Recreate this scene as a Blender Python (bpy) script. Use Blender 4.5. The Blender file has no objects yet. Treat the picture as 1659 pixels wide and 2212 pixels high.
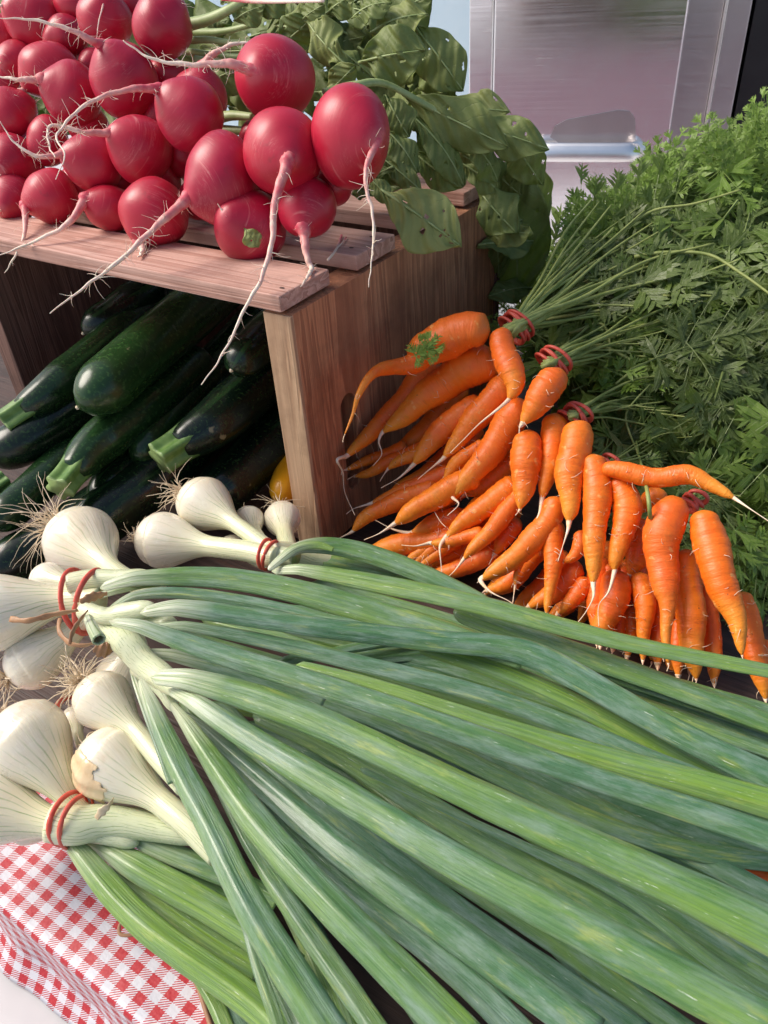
import bpy, math, random
import numpy as np
from mathutils import Vector, Matrix
random.seed(7)
RNG = random.Random(11)

# ------------------------------------------------------------------ camera
SC = bpy.context.scene
FPX, PITCH, ROLL, YAW = 1690.0, math.radians(36.8), math.radians(-4.12), math.radians(35.1)
CXP, CYP = 829.5, 1106.0
def cam_basis():
    f = Vector((0, math.cos(PITCH), -math.sin(PITCH))); r = Vector((1, 0, 0)); u = r.cross(f)
    c, s = math.cos(ROLL), math.sin(ROLL)
    r, u = c*r + s*u, -s*r + c*u
    X = Vector((math.cos(YAW), -math.sin(YAW), 0)); Y = Vector((math.sin(YAW), math.cos(YAW), 0)); Z = Vector((0, 0, 1))
    M = Matrix((X, Y, Z))
    return M @ r, M @ u, M @ f
CR, CU, CF = cam_basis()
CAM = Vector((0.2529, -0.2902, 0.3174))
cd = bpy.data.cameras.new('camera'); cam = bpy.data.objects.new('camera', cd)
SC.collection.objects.link(cam)
cam.matrix_world = Matrix(((CR.x, CU.x, -CF.x, CAM.x), (CR.y, CU.y, -CF.y, CAM.y), (CR.z, CU.z, -CF.z, CAM.z), (0, 0, 0, 1)))
cd.sensor_fit = 'VERTICAL'; cd.sensor_height = 24.0; cd.lens = 24.0*FPX/2212.0
cd.clip_start = 0.01; cd.clip_end = 400
cd.dof.use_dof = True; cd.dof.focus_distance = 0.38; cd.dof.aperture_fstop = 28.0
SC.camera = cam

# ------------------------------------------------------------------ sky, sun, exposure
SUN_EL, SUN_DIR = math.radians(47), Vector((-0.95, -0.38, 0))
w = bpy.data.worlds.new("World"); SC.world = w; w.use_nodes = True
wn = w.node_tree; wn.nodes.clear()
wo = wn.nodes.new('ShaderNodeOutputWorld'); bg = wn.nodes.new('ShaderNodeBackground'); sk = wn.nodes.new('ShaderNodeTexSky')
sk.sky_type = 'NISHITA'; sk.sun_disc = False; sk.sun_elevation = SUN_EL
sk.sun_rotation = math.atan2(SUN_DIR.x, SUN_DIR.y); sk.dust_density = 3.0; sk.air_density = 1.0; sk.ozone_density = 0.6
bg.inputs[1].default_value = 0.110
wn.links.new(sk.outputs[0], bg.inputs[0]); wn.links.new(bg.outputs[0], wo.inputs[0])
sd = bpy.data.lights.new('sun', 'SUN'); sun = bpy.data.objects.new('sun', sd); SC.collection.objects.link(sun)
sd.energy = 2.6; sd.angle = math.radians(34); sd.color = (1.0, 0.93, 0.84)
dv = SUN_DIR.normalized()*math.cos(SUN_EL) + Vector((0, 0, math.sin(SUN_EL)))
sun.rotation_euler = dv.to_track_quat('Z', 'Y').to_euler()
SC.view_settings.view_transform = 'Standard'; SC.view_settings.look = 'None'
SC.view_settings.exposure = 0.42; SC.view_settings.gamma = 1.0
SC.cycles.max_bounces = 8; SC.cycles.transparent_max_bounces = 8

# ------------------------------------------------------------------ helpers: photograph ray -> place on a real surface
def ray(px, py): return CF + (px-CXP)/FPX*CR - (py-CYP)/FPX*CU
def at_d(px, py, d): return CAM + ray(px, py)*d
def t_z(px, py, z): return (z-CAM.z)/ray(px, py).z
def t_plane(px, py, n, c):            # n.p = c
    q = ray(px, py); k = q.dot(n)
    if abs(k) < 1e-6: return 9e9
    t = (c-CAM.dot(n))/k
    return t if t > 0 else 9e9
BX0, BX1, BY0, BY1, BZ = -0.292, 0.0, -0.003, 0.245, 0.172
def t_crate(px, py):                  # first hit of the crate's outer box
    q = ray(px, py); t0, t1 = 0, 9e9
    for a, lo, hi in ((0, BX0, BX1), (1, BY0, BY1), (2, 0, BZ)):
        if abs(q[a]) < 1e-9: continue
        a0, a1 = sorted(((lo-CAM[a])/q[a], (hi-CAM[a])/q[a])); t0 = max(t0, a0); t1 = min(t1, a1)
    return t0 if t0 < t1 else 9e9

def link(o, parent=None):
    SC.collection.objects.link(o)
    if parent is not None: o.parent = parent
    return o
def thing(name, label, cat, group=None, loc=(0, 0, 0)):
    o = bpy.data.objects.new(name, None); o.location = loc; o.empty_display_size = 0.02
    link(o); o['label'] = label; o['category'] = cat
    if group: o['group'] = group
    return o
def tagm(o, label, cat, group=None):
    o['label'] = label; o['category'] = cat
    if group: o['group'] = group
    return o
def mesh_obj(name, V, F, mat, parent=None, uv=None, uv2=None, smooth=True):
    me = bpy.data.meshes.new(name)
    me.from_pydata([tuple(v) for v in V], [], F)
    if mat is not None: me.materials.append(mat)
    if uv is not None:
        a = me.uv_layers.new(name='UVMap'); b = me.uv_layers.new(name='UVLen')
        k = 0
        ua = np.array([c for f in uv for c in f], dtype=np.float32).ravel(); a.data.foreach_set('uv', ua)
        ub = np.array([c for f in (uv2 or uv) for c in f], dtype=np.float32).ravel(); b.data.foreach_set('uv', ub)
    me.polygons.foreach_set('use_smooth', [smooth]*len(me.polygons))
    me.update()
    o = bpy.data.objects.new(name, me)
    if parent is not None:
        # things stand at their own base; children keep world coordinates
        o.matrix_parent_inverse = Matrix.Identity(4)
        pl = root_loc(parent)
        if pl.length > 0: me.transform(Matrix.Translation(-pl))
    return link(o, parent)
def root_loc(p):
    v = Vector((0, 0, 0))
    while p is not None: v += p.location; p = p.parent
    return v

def catmull(P, n):                     # P: list of equal-length lists -> resampled uniformly by parameter
    P = np.array(P, float); m = len(P)
    if m == 2: P = np.array([P[0], (P[0]+P[1])/2, P[1]]); m = 3
    Q = np.vstack([2*P[0]-P[1], P, 2*P[-1]-P[-2]])
    seg = np.linalg.norm(np.diff(P[:, :3], axis=0), axis=1)+1e-9
    cum = np.concatenate([[0], np.cumsum(seg)])
    out = []
    for s in np.linspace(0, cum[-1], n):
        i = min(int(np.searchsorted(cum, s, side='right'))-1, m-2); t = (s-cum[i])/seg[i]
        p0, p1, p2, p3 = Q[i], Q[i+1], Q[i+2], Q[i+3]
        out.append(0.5*((2*p1)+(-p0+p2)*t+(2*p0-5*p1+4*p2-p3)*t*t+(-p0+3*p1-3*p2+p3)*t**3))
    return np.array(out)

def tube_data(P, RW, RN, up=None, around=14, ridges=0, ramp=0.0, phase=0, closed_ends=True, udiv=None, base=0, twist=0.0, sq=1.0, lens=1.0):
    """P n x 3, RW half widths, RN half thicknesses; returns verts, faces, uv, uvlen"""
    n = len(P); P = np.array(P)
    T = np.gradient(P, axis=0); T /= (np.linalg.norm(T, axis=1)[:, None]+1e-12)
    L = np.concatenate([[0], np.cumsum(np.linalg.norm(np.diff(P, axis=0), axis=1))])
    V = []; F = []; U = []; U2 = []
    prev = None
    rings = []
    for i in range(n):
        if up is None:
            tc = np.array(CAM)-P[i]; tc /= np.linalg.norm(tc); nn = tc*0.6+np.array((0, 0, 0.4))
        else: nn = np.array(up(i) if callable(up) else up, float)
        nn = nn-T[i]*nn.dot(T[i])
        if np.linalg.norm(nn) < 0.05: nn = prev if prev is not None else np.array((0.3, 0.2, 1.0))
        nn = nn/np.linalg.norm(nn)
        if prev is not None:
            nn = nn*0.35+prev*0.65; nn = nn-T[i]*nn.dot(T[i]); nn /= np.linalg.norm(nn)
        prev = nn
        if twist:
            a = twist*i/(n-1); b = np.cross(T[i], nn); nn2 = nn*math.cos(a)+b*math.sin(a)
        else: nn2 = nn
        B = np.cross(T[i], nn2)
        ring = []
        for j in range(around):
            th = -math.pi/2+2*math.pi*j/around      # seam below
            c, s = math.cos(th), math.sin(th)
            if sq != 1.0:
                c = math.copysign(abs(c)**sq, c); s = math.copysign(abs(s)**sq, s)
            if lens != 1.0: s = math.copysign(abs(s)**lens, s)
            m = 1+(ramp*math.cos(ridges*th+phase) if ridges else 0)
            V.append(P[i]+B*(RW[i]*c*m)+nn2*(RN[i]*s*m)); ring.append(base+len(V)-1)
        rings.append(ring)
    for i in range(n-1):
        for j in range(around):
            j2 = (j+1) % around
            F.append((rings[i][j], rings[i+1][j], rings[i+1][j2], rings[i][j2]))
            t0, t1 = i/(n-1), (i+1)/(n-1); v0, v1 = j/around, (j+1)/around
            U.append(((t0, v0), (t1, v0), (t1, v1), (t0, v1)))
            l0, l1 = (L[i], L[i+1]) if udiv is None else (L[i]/udiv, L[i+1]/udiv)
            U2.append(((l0, v0), (l1, v0), (l1, v1), (l0, v1)))
    if closed_ends:
        for i, r in ((0, rings[0]), (n-1, rings[-1][::-1])):
            F.append(tuple(r)); t = i/(n-1); l = L[i]/(udiv or 1)
            U.append(tuple((t, 0.5) for _ in r)); U2.append(tuple((l, 0.5) for _ in r))
    return V, F, U, U2
def tube(name, P, RW, RN, mat, parent=None, **k):
    V, F, U, U2 = tube_data(P, RW, RN, **k)
    return mesh_obj(name, V, F, mat, parent, U, U2)
def multi(name, datas, mat, parent=None):
    V = []; F = []; U = []; U2 = []
    for v, f, u, u2 in datas:
        b = len(V); V += v; F += [tuple(i+b for i in q) for q in f]; U += u; U2 += u2
    return mesh_obj(name, V, F, mat, parent, U, U2)

def box_data(x0, x1, y0, y1, z0, z1, bv=0.0012, jit=0.0):
    """rounded-edge box with subdivided faces"""
    import bmesh
    bm = bmesh.new(); bmesh.ops.create_cube(bm, size=1)
    for v in bm.verts:
        v.co = Vector(((x0+x1)/2+v.co.x*(x1-x0), (y0+y1)/2+v.co.y*(y1-y0), (z0+z1)/2+v.co.z*(z1-z0)))
    bmesh.ops.bevel(bm, geom=bm.edges[:], offset=bv, segments=2, affect='EDGES', profile=0.6)
    return bm
def box(name, x0, x1, y0, y1, z0, z1, mat, parent=None, bv=0.0012, M=None):
    bm = box_data(x0, x1, y0, y1, z0, z1, bv)
    me = bpy.data.meshes.new(name)
    if M is not None: bm.transform(M)
    if parent is not None:
        pl = root_loc(parent)
        if pl.length > 0: bm.transform(Matrix.Translation(-pl))
    bm.to_mesh(me); bm.free(); me.materials.append(mat)
    o = bpy.data.objects.new(name, me)
    return link(o, parent)

# ------------------------------------------------------------------ material kit
class NT:
    def __init__(s, name):
        s.m = bpy.data.materials.new(name); s.m.use_nodes = True; s.t = s.m.node_tree; s.t.nodes.clear()
        s.out = s.n('ShaderNodeOutputMaterial')
    def n(s, typ, **k):
        x = s.t.nodes.new(typ)
        for a, b in k.items(): setattr(x, a, b)
        return x
    def l(s, a, b): s.t.links.new(a, b)
    def setin(s, sock, v):
        if hasattr(v, 'is_output'): s.l(v, sock)
        elif isinstance(v, (tuple, list)) and len(v) == 3 and sock.type == 'RGBA': sock.default_value = (*v, 1)
        else: sock.default_value = v
    def math(s, op, a, b=0.0, c=None, clamp=False):
        x = s.n('ShaderNodeMath', operation=op); x.use_clamp = clamp
        s.setin(x.inputs[0], a); s.setin(x.inputs[1], b)
        if c is not None: s.setin(x.inputs[2], c)
        return x.outputs[0]
    def mix(s, f, a, b, mode='MIX'):
        x = s.n('ShaderNodeMix', data_type='RGBA', blend_type=mode)
        s.setin(x.inputs[0], f); s.setin(x.inputs[6], a); s.setin(x.inputs[7], b); return x.outputs[2]
    def noise(s, vec, scale=5, detail=3, rough=0.5, dist=0.0, dim='3D', wv=None):
        x = s.n('ShaderNodeTexNoise', noise_dimensions=dim)
        if vec is not None: s.l(vec, x.inputs['Vector'])
        s.setin(x.inputs['Scale'], scale); s.setin(x.inputs['Detail'], detail); s.setin(x.inputs['Roughness'], rough); s.setin(x.inputs['Distortion'], dist)
        if wv is not None: s.setin(x.inputs['W'], wv)
        return x.outputs[0]
    def ramp(s, f, a, b, ca=0.0, cb=1.0):
        x = s.n('ShaderNodeMapRange'); x.clamp = True
        s.setin(x.inputs[0], f); s.setin(x.inputs[1], a); s.setin(x.inputs[2], b); s.setin(x.inputs[3], ca); s.setin(x.inputs[4], cb)
        return x.outputs[0]
    def comb(s, x, y, z=0.0):
        c = s.n('ShaderNodeCombineXYZ'); s.setin(c.inputs[0], x); s.setin(c.inputs[1], y); s.setin(c.inputs[2], z); return c.outputs[0]
    def sep(s, v):
        c = s.n('ShaderNodeSeparateXYZ'); s.l(v, c.inputs[0]); return c.outputs
    def uv(s, name): return s.n('ShaderNodeUVMap', uv_map=name).outputs[0]
    def obj(s): return s.n('ShaderNodeTexCoord').outputs['Object']
    def info(s): return s.n('ShaderNodeObjectInfo').outputs
    def bump(s, h, strength=0.3, dist=0.001, prev=None):
        b = s.n('ShaderNodeBump'); s.setin(b.inputs['Strength'], strength); s.setin(b.inputs['Distance'], dist); s.l(h, b.inputs['Height'])
        if prev is not None: s.l(prev, b.inputs['Normal'])
        return b.outputs[0]
    def bsdf(s, color, rough=0.5, normal=None, **k):
        p = s.n('ShaderNodeBsdfPrincipled'); s.setin(p.inputs['Base Color'], color); s.setin(p.inputs['Roughness'], rough)
        if normal is not None: s.l(normal, p.inputs['Normal'])
        for a, b in k.items(): s.setin(p.inputs[a.replace('_', ' ')], b)
        s.l(p.outputs[0], s.out.inputs[0]); s.p = p
        return p

def mat_leaf_onion():
    k = NT('onion_leaf'); t, v, _ = k.sep(k.uv('UVMap')); L, _, _ = k.sep(k.uv('UVLen')); inf = k.info(); rnd = inf['Random']
    col = k.sep(inf['Color']); ro = k.math('MULTIPLY', rnd, 50)
    st = k.comb(k.math('MULTIPLY', L, 25), k.math('MULTIPLY', v, 34), ro)
    s1 = k.noise(st, 1.0, 3, 0.6)
    fine = k.noise(k.comb(k.math('MULTIPLY', L, 30), k.math('MULTIPLY', v, 130), ro), 1.0, 2, 0.5)
    big = k.noise(k.comb(k.math('MULTIPLY', L, 22), k.math('MULTIPLY', v, 3.5), ro), 1.0, 4, 0.6)
    hue = k.math('ADD', col[0], k.ramp(big, 0.35, 0.68, -0.35, 0.38), clamp=True)
    c = k.mix(hue, (0.070, 0.185, 0.080), (0.185, 0.33, 0.030))
    c = k.mix(k.ramp(s1, 0.44, 0.62, 0, 0.5), c, (0.05, 0.145, 0.04))
    c = k.mix(k.ramp(fine, 0.48, 0.72, 0, 0.28), c, (0.26, 0.39, 0.22))
    # wax bloom, rubbed off in patches
    bl = k.noise(k.comb(k.math('MULTIPLY', L, 70), k.math('MULTIPLY', v, 8), ro), 1.0, 5, 0.7)
    c = k.mix(k.math('MULTIPLY', k.ramp(bl, 0.44, 0.68, 0.0, 0.50), k.math('SUBTRACT', 1.15, hue, clamp=True)), c, (0.33, 0.44, 0.38))
    yel = k.noise(k.comb(k.math('MULTIPLY', L, 40), k.math('MULTIPLY', v, 7), k.math('ADD', ro, 9)), 1.0, 4, 0.7)
    c = k.mix(k.ramp(yel, 0.58, 0.74, 0, 0.6), c, (0.44, 0.50, 0.10))
    fl = k.noise(k.comb(k.math('MULTIPLY', L, 170), k.math('MULTIPLY', v, 60), ro), 1.0, 2, 0.5)
    c = k.mix(k.math('MULTIPLY', k.ramp(fl, 0.69, 0.75, 0, 0.8), k.ramp(big, 0.42, 0.6)), c, (0.72, 0.80, 0.64))
    pale = k.ramp(L, 0.006, 0.030, 1, 0)
    pc = k.mix(k.ramp(s1, 0.48, 0.60), (0.74, 0.78, 0.56), (0.40, 0.50, 0.24))
    c = k.mix(k.math('MULTIPLY', pale, col[1]), c, pc)
    h = k.math('ADD', k.math('MULTIPLY', s1, 1.0), k.math('MULTIPLY', fine, 0.6))
    n = k.bump(h, 0.6, 0.0007); n = k.bump(bl, 0.25, 0.0008, n)
    p = k.bsdf(c, k.ramp(bl, 0.3, 0.7, 0.26, 0.44), n, Coat_Weight=0.6, Coat_Roughness=0.19, Subsurface_Weight=0.06, Subsurface_Scale=0.004)
    return k.m
def mat_bulb():
    k = NT('onion_bulb'); s, v, _ = k.sep(k.uv('UVLen')); inf = k.info(); ro = k.math('MULTIPLY', inf['Random'], 40)
    O = k.obj()
    m = k.noise(O, 26, 4, 0.6)
    c = k.mix(k.ramp(m, 0.3, 0.7), (0.82, 0.72, 0.52), (0.86, 0.82, 0.69))
    g1 = k.ramp(k.math('ADD', s, k.ramp(m, 0.3, 0.7, -0.25, 0.25)), 1.5, 3.1)
    c = k.mix(g1, c, (0.77, 0.76, 0.50))
    c = k.mix(k.ramp(s, 3.0, 5.5), c, (0.68, 0.72, 0.46))
    # thin longitudinal green veins toward the neck
    vw = k.math('ADD', v, k.math('MULTIPLY', k.noise(k.comb(k.math('MULTIPLY', s, 0.7), k.math('MULTIPLY', v, 3), ro), 1.0, 2), 0.08))
    fr = k.math('FRACT', k.math('MULTIPLY', vw, 30)); d = k.math('ABSOLUTE', k.math('SUBTRACT', fr, 0.5))
    ln = k.ramp(d, 0.0, 0.15, 1, 0)
    on = k.ramp(k.noise(k.comb(k.math('MULTIPLY', s, 1.1), k.math('MULTIPLY', k.math('FLOOR', k.math('MULTIPLY', vw, 30)), 7.7), ro), 1.0, 1), 0.42, 0.6)
    ln = k.math('MULTIPLY', k.math('MULTIPLY', ln, k.ramp(s, 1.0, 2.2, 0, 1.0)), on)
    c = k.mix(ln, c, (0.27, 0.36, 0.11))
    # papery brown patches
    br = k.noise(O, 42, 5, 0.65)
    c = k.mix(k.math('MULTIPLY', k.ramp(br, 0.56, 0.72), k.ramp(s, 0.2, 2.5, 0.7, 0.12)), c, (0.60, 0.38, 0.17))
    c = k.mix(k.ramp(s, 0.0, 0.16, 0.8, 0), c, (0.42, 0.27, 0.14))
    fine = k.noise(k.comb(k.math('MULTIPLY', s, 2), k.math('MULTIPLY', v, 90), ro), 1.0, 2)
    n = k.bump(fine, 0.35, 0.0007); n = k.bump(m, 0.2, 0.002, n)
    k.bsdf(c, k.ramp(br, 0.35, 0.7, 0.22, 0.42), n, Subsurface_Weight=0.22, Subsurface_Scale=0.005, Coat_Weight=0.45, Coat_Roughness=0.10)
    k.p.inputs['Subsurface Radius'].default_value = (1.0, 0.7, 0.35)
    return k.m
def mat_simple(name, a, b, scale=60, rough=0.6, bump=0.3, bd=0.0005, **kw):
    k = NT(name); O = k.obj(); n1 = k.noise(O, scale, 4, 0.6)
    k.bsdf(k.mix(k.ramp(n1, 0.3, 0.7), a, b), rough, k.bump(n1, bump, bd), **kw); return k.m
def mat_carrot():
    k = NT('carrot_skin'); t, v, _ = k.sep(k.uv('UVMap')); L, _, _ = k.sep(k.uv('UVLen')); inf = k.info(); ro = k.math('MULTIPLY', inf['Random'], 60)
    O = k.obj(); m = k.noise(O, 60, 4, 0.6)
    c = k.mix(k.ramp(m, 0.3, 0.7), (0.90, 0.155, 0.004), (0.94, 0.25, 0.008))
    c = k.mix(k.ramp(inf['Random'], 0, 1, 0.0, 0.7), c, (0.80, 0.10, 0.012))
    c = k.mix(k.ramp(k.math('ADD', t, k.ramp(m, 0.3, 0.7, -0.1, 0.1)), 0.55, 1.0, 0, 0.8), c, (0.93, 0.36, 0.03))
    c = k.mix(k.ramp(t, 0.0, 0.06, 0.45, 0), c, (0.45, 0.22, 0.03))
    # growth rings
    rg = k.noise(k.comb(k.math('MULTIPLY', L, 520), k.math('MULTIPLY', v, 5), ro), 1.0, 3, 0.6)
    rg2 = k.noise(k.comb(k.math('MULTIPLY', L, 210), k.math('MULTIPLY', v, 9), k.math('ADD', ro, 3)), 1.0, 2, 0.5)
    c = k.mix(k.ramp(rg2, 0.66, 0.74, 0, 0.55), c, (0.95, 0.52, 0.16))
    c = k.mix(k.ramp(rg, 0.27, 0.36, 0.5, 0), c, (0.50, 0.10, 0.01))
    du = k.noise(O, 120, 5, 0.7)
    c = k.mix(k.ramp(du, 0.58, 0.74, 0, 0.35), c, (0.36, 0.13, 0.03))
    sp = k.noise(O, 620, 1, 0.5)
    c = k.mix(k.ramp(sp, 0.76, 0.80, 0, 0.7), c, (0.14, 0.05, 0.015))
    n = k.bump(rg, 0.6, 0.0009); n = k.bump(m, 0.35, 0.002, n)
    k.bsdf(c, k.ramp(m, 0.3, 0.7, 0.40, 0.58), n, Subsurface_Weight=0.08, Subsurface_Scale=0.003, Coat_Weight=0.05, Coat_Roughness=0.22)
    k.p.inputs['Subsurface Radius'].default_value = (1.0, 0.35, 0.1)
    return k.m
def mat_radish():
    k = NT('radish_skin'); t, v, _ = k.sep(k.uv('UVMap')); inf = k.info(); ro = k.math('MULTIPLY', inf['Random'], 60)
    O = k.obj(); m = k.noise(O, 38, 4, 0.55)
    c = k.mix(k.ramp(m, 0.3, 0.7), (0.36, 0.002, 0.024), (0.50, 0.006, 0.048))
    c = k.mix(k.ramp(inf['Random'], 0, 1, 0, 0.5), c, (0.56, 0.012, 0.035))
    c = k.mix(k.ramp(t, 0.90, 1.0, 0, 0.45), c, (0.80, 0.24, 0.25))
    # pale scars: thin lines along and around
    sc = k.noise(k.comb(k.math('MULTIPLY', t, 34), k.math('MULTIPLY', v, 5), ro), 1.0, 4, 0.6, 0.6)
    msk = k.ramp(k.noise(O, 55, 2), 0.52, 0.66)
    ln = k.ramp(k.math('ABSOLUTE', k.math('SUBTRACT', sc, 0.5)), 0.0, 0.022, 1, 0)
    c = k.mix(k.math('MULTIPLY', k.math('MULTIPLY', ln, msk), 0.22), c, (0.85, 0.45, 0.42))
    pp = k.noise(k.comb(k.math('MULTIPLY', t, 26), k.math('MULTIPLY', v, 2.2), ro), 1.0, 3, 0.55)
    c = k.mix(k.math('MULTIPLY', k.ramp(pp, 0.60, 0.72, 0, 0.40), k.ramp(k.noise(O, 60, 2), 0.45, 0.6)), c, (0.86, 0.40, 0.36))
    dk = k.ramp(k.noise(O, 160, 3), 0.64, 0.76, 0, 0.45)
    c = k.mix(dk, c, (0.25, 0.02, 0.03))
    n = k.bump(sc, 0.10, 0.001); n = k.bump(k.noise(O, 130, 3), 0.12, 0.0012, n)
    k.bsdf(c, k.ramp(m, 0.3, 0.7, 0.36, 0.52), n, Subsurface_Weight=0.05, Subsurface_Scale=0.002, Coat_Weight=0.25, Coat_Roughness=0.28)
    k.p.inputs['Subsurface Radius'].default_value = (1.0, 0.25, 0.25)
    return k.m
def mat_taproot():
    k = NT('radish_root'); t, v, _ = k.sep(k.uv('UVMap')); m = k.noise(k.obj(), 180, 3)
    c = k.mix(k.ramp(k.math('ADD', t, k.ramp(m, 0.3, 0.7, -0.12, 0.12)), 0.02, 0.60), (0.64, 0.07, 0.11), (0.88, 0.74, 0.60))
    k.bsdf(c, 0.5, k.bump(m, 0.4, 0.0006), Subsurface_Weight=0.15, Subsurface_Scale=0.002); return k.m
def mat_zuc():
    k = NT('zucchini_skin'); t, v, _ = k.sep(k.uv('UVMap')); inf = k.info(); ro = k.math('MULTIPLY', inf['Random'], 60); col = k.sep(inf['Color'])
    O = k.obj()
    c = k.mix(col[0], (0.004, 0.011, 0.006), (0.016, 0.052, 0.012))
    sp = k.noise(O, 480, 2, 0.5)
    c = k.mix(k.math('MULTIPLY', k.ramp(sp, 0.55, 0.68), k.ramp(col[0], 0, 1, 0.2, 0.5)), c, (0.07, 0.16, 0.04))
    st = k.noise(k.comb(k.math('MULTIPLY', t, 2), k.math('MULTIPLY', v, 16), ro), 1.0, 3)
    c = k.mix(k.ramp(st, 0.55, 0.68, 0, 0.45), c, (0.03, 0.09, 0.025))
    sc = k.ramp(k.noise(O, 90, 3), 0.72, 0.77, 0, 0.7)
    c = k.mix(sc, c, (0.35, 0.30, 0.17))
    k.bsdf(c, k.ramp(k.noise(O, 35, 4), 0.35, 0.7, 0.18, 0.32), k.bump(k.noise(O, 45, 3), 0.25, 0.002)); return k.m
def mat_zstem():
    k = NT('zucchini_stem'); t, v, _ = k.sep(k.uv('UVMap')); O = k.obj(); m = k.noise(O, 140, 4)
    c = k.mix(k.ramp(m, 0.3, 0.7), (0.085, 0.19, 0.035), (0.21, 0.34, 0.09))
    c = k.mix(k.ramp(t, 0.0, 0.05, 0.6, 0), c, (0.42, 0.55, 0.22)); c = k.mix(k.ramp(t, 0.6, 1.0, 0, 0.8), c, (0.03, 0.09, 0.02))
    k.bsdf(c, 0.45, k.bump(m, 0.5, 0.001)); return k.m
def mat_green(name, a, b, c3, transl=0.3, rough=0.45):
    """leaf blade with midrib and side veins; UV x along, y across (-1..1 stored 0..1)"""
    k = NT(name); t, v, _ = k.sep(k.uv('UVMap')); inf = k.info(); ro = k.math('MULTIPLY', inf['Random'], 30); col = k.sep(inf['Color'])
    O = k.obj(); m = k.noise(O, 45, 4, 0.6)
    c = k.mix(k.ramp(m, 0.3, 0.7), a, b)
    c = k.mix(col[0], c, c3)
    w = k.math('ABSOLUTE', k.math('SUBTRACT', k.math('MULTIPLY', v, 2), 1))
    mid = k.ramp(w, 0.02, 0.07, 1, 0)
    ph = k.math('ADD', k.math('SUBTRACT', k.math('MULTIPLY', t, 7.5), k.math('MULTIPLY', w, 1.9)), k.math('MULTIPLY', k.noise(k.comb(t, v, ro), 4.0, 2), 1.0))
    sv = k.ramp(k.math('ABSOLUTE', k.math('SUBTRACT', k.math('FRACT', ph), 0.5)), 0.0, 0.05, 1, 0)
    vn = k.math('MAXIMUM', mid, k.math('MULTIPLY', sv, 0.6))
    c = k.mix(k.math('MULTIPLY', vn, 0.45), c, (0.34, 0.42, 0.16))
    vo = k.n('ShaderNodeTexVoronoi', feature='DISTANCE_TO_EDGE'); vo.inputs['Scale'].default_value = 190; k.l(O, vo.inputs['Vector'])
    net = k.ramp(vo.outputs[0], 0.0, 0.12, 1, 0)
    c = k.mix(k.math('MULTIPLY', net, 0.12), c, (0.4, 0.46, 0.2))
    n = k.bump(k.math('SUBTRACT', 1.0, vn), 0.4, 0.0010); n = k.bump(k.noise(O, 110, 3), 0.35, 0.002, n)
    p = k.bsdf(c, rough, n)
    tr = k.n('ShaderNodeBsdfTranslucent'); k.setin(tr.inputs[0], k.mix(0.35, c, (0.35, 0.55, 0.05))); k.l(n, tr.inputs['Normal'])
    mx = k.n('ShaderNodeMixShader'); mx.inputs[0].default_value = transl
    k.l(p.outputs[0], mx.inputs[1]); k.l(tr.outputs[0], mx.inputs[2]); k.l(mx.outputs[0], k.out.inputs[0])
    return k.m
def mat_wood(name, axis, a, b, dark, rough=0.62, ring=1.0):
    k = NT(name); O = k.obj(); x, y, z = k.sep(O); rnd = k.info()['Random']; ro = k.math('MULTIPLY', rnd, 7.0)
    lo, hi = 3.0, 60.0
    sc = {'x': (lo, hi, hi), 'z': (hi, hi, lo), 'y': (hi, lo, hi)}[axis]
    vec = k.comb(k.math('ADD', k.math('MULTIPLY', x, sc[0]), ro), k.math('MULTIPLY', y, sc[1]), k.math('MULTIPLY', z, sc[2]))
    n1 = k.noise(vec, 0.55, 4, 0.55, 0.5)
    rings = k.math('FRACT', k.math('MULTIPLY', n1, 13*ring))
    rg = k.math('MULTIPLY', k.ramp(rings, 0.0, 0.85), k.ramp(rings, 0.85, 1.0, 1, 0))
    fib = k.noise(k.comb(k.math('MULTIPLY', x, sc[0]*22/ (1 if sc[0] > 10 else 3)), k.math('MULTIPLY', y, sc[1]*22/(1 if sc[1] > 10 else 3)), k.math('MULTIPLY', z, sc[2]*22/(1 if sc[2] > 10 else 3))), 1.0, 3, 0.6)
    tone = k.noise(vec, 0.16, 3, 0.5)
    c = k.mix(k.ramp(tone, 0.3, 0.7), a, b)
    c = k.mix(k.math('MULTIPLY', rg, 0.75), c, dark)
    c = k.mix(k.ramp(fib, 0.35, 0.7, 0.0, 0.35), c, dark)
    grime = k.noise(O, 26, 5, 0.65)
    c = k.mix(k.ramp(grime, 0.50, 0.74, 0, 0.5), c, tuple(q*0.5 for q in dark))
    kn = k.noise(k.comb(k.math('MULTIPLY', x, sc[0]*0.5), k.math('MULTIPLY', y, sc[1]*0.5), k.math('MULTIPLY', z, sc[2]*3)), 1.0, 2)
    c = k.mix(k.ramp(kn, 0.76, 0.82, 0, 0.8), c, (0.05, 0.03, 0.02))
    n = k.bump(k.math('ADD', k.math('MULTIPLY', rg, -0.6), fib), 0.6, 0.0007)
    k.bsdf(c, rough, n); return k.m
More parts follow.
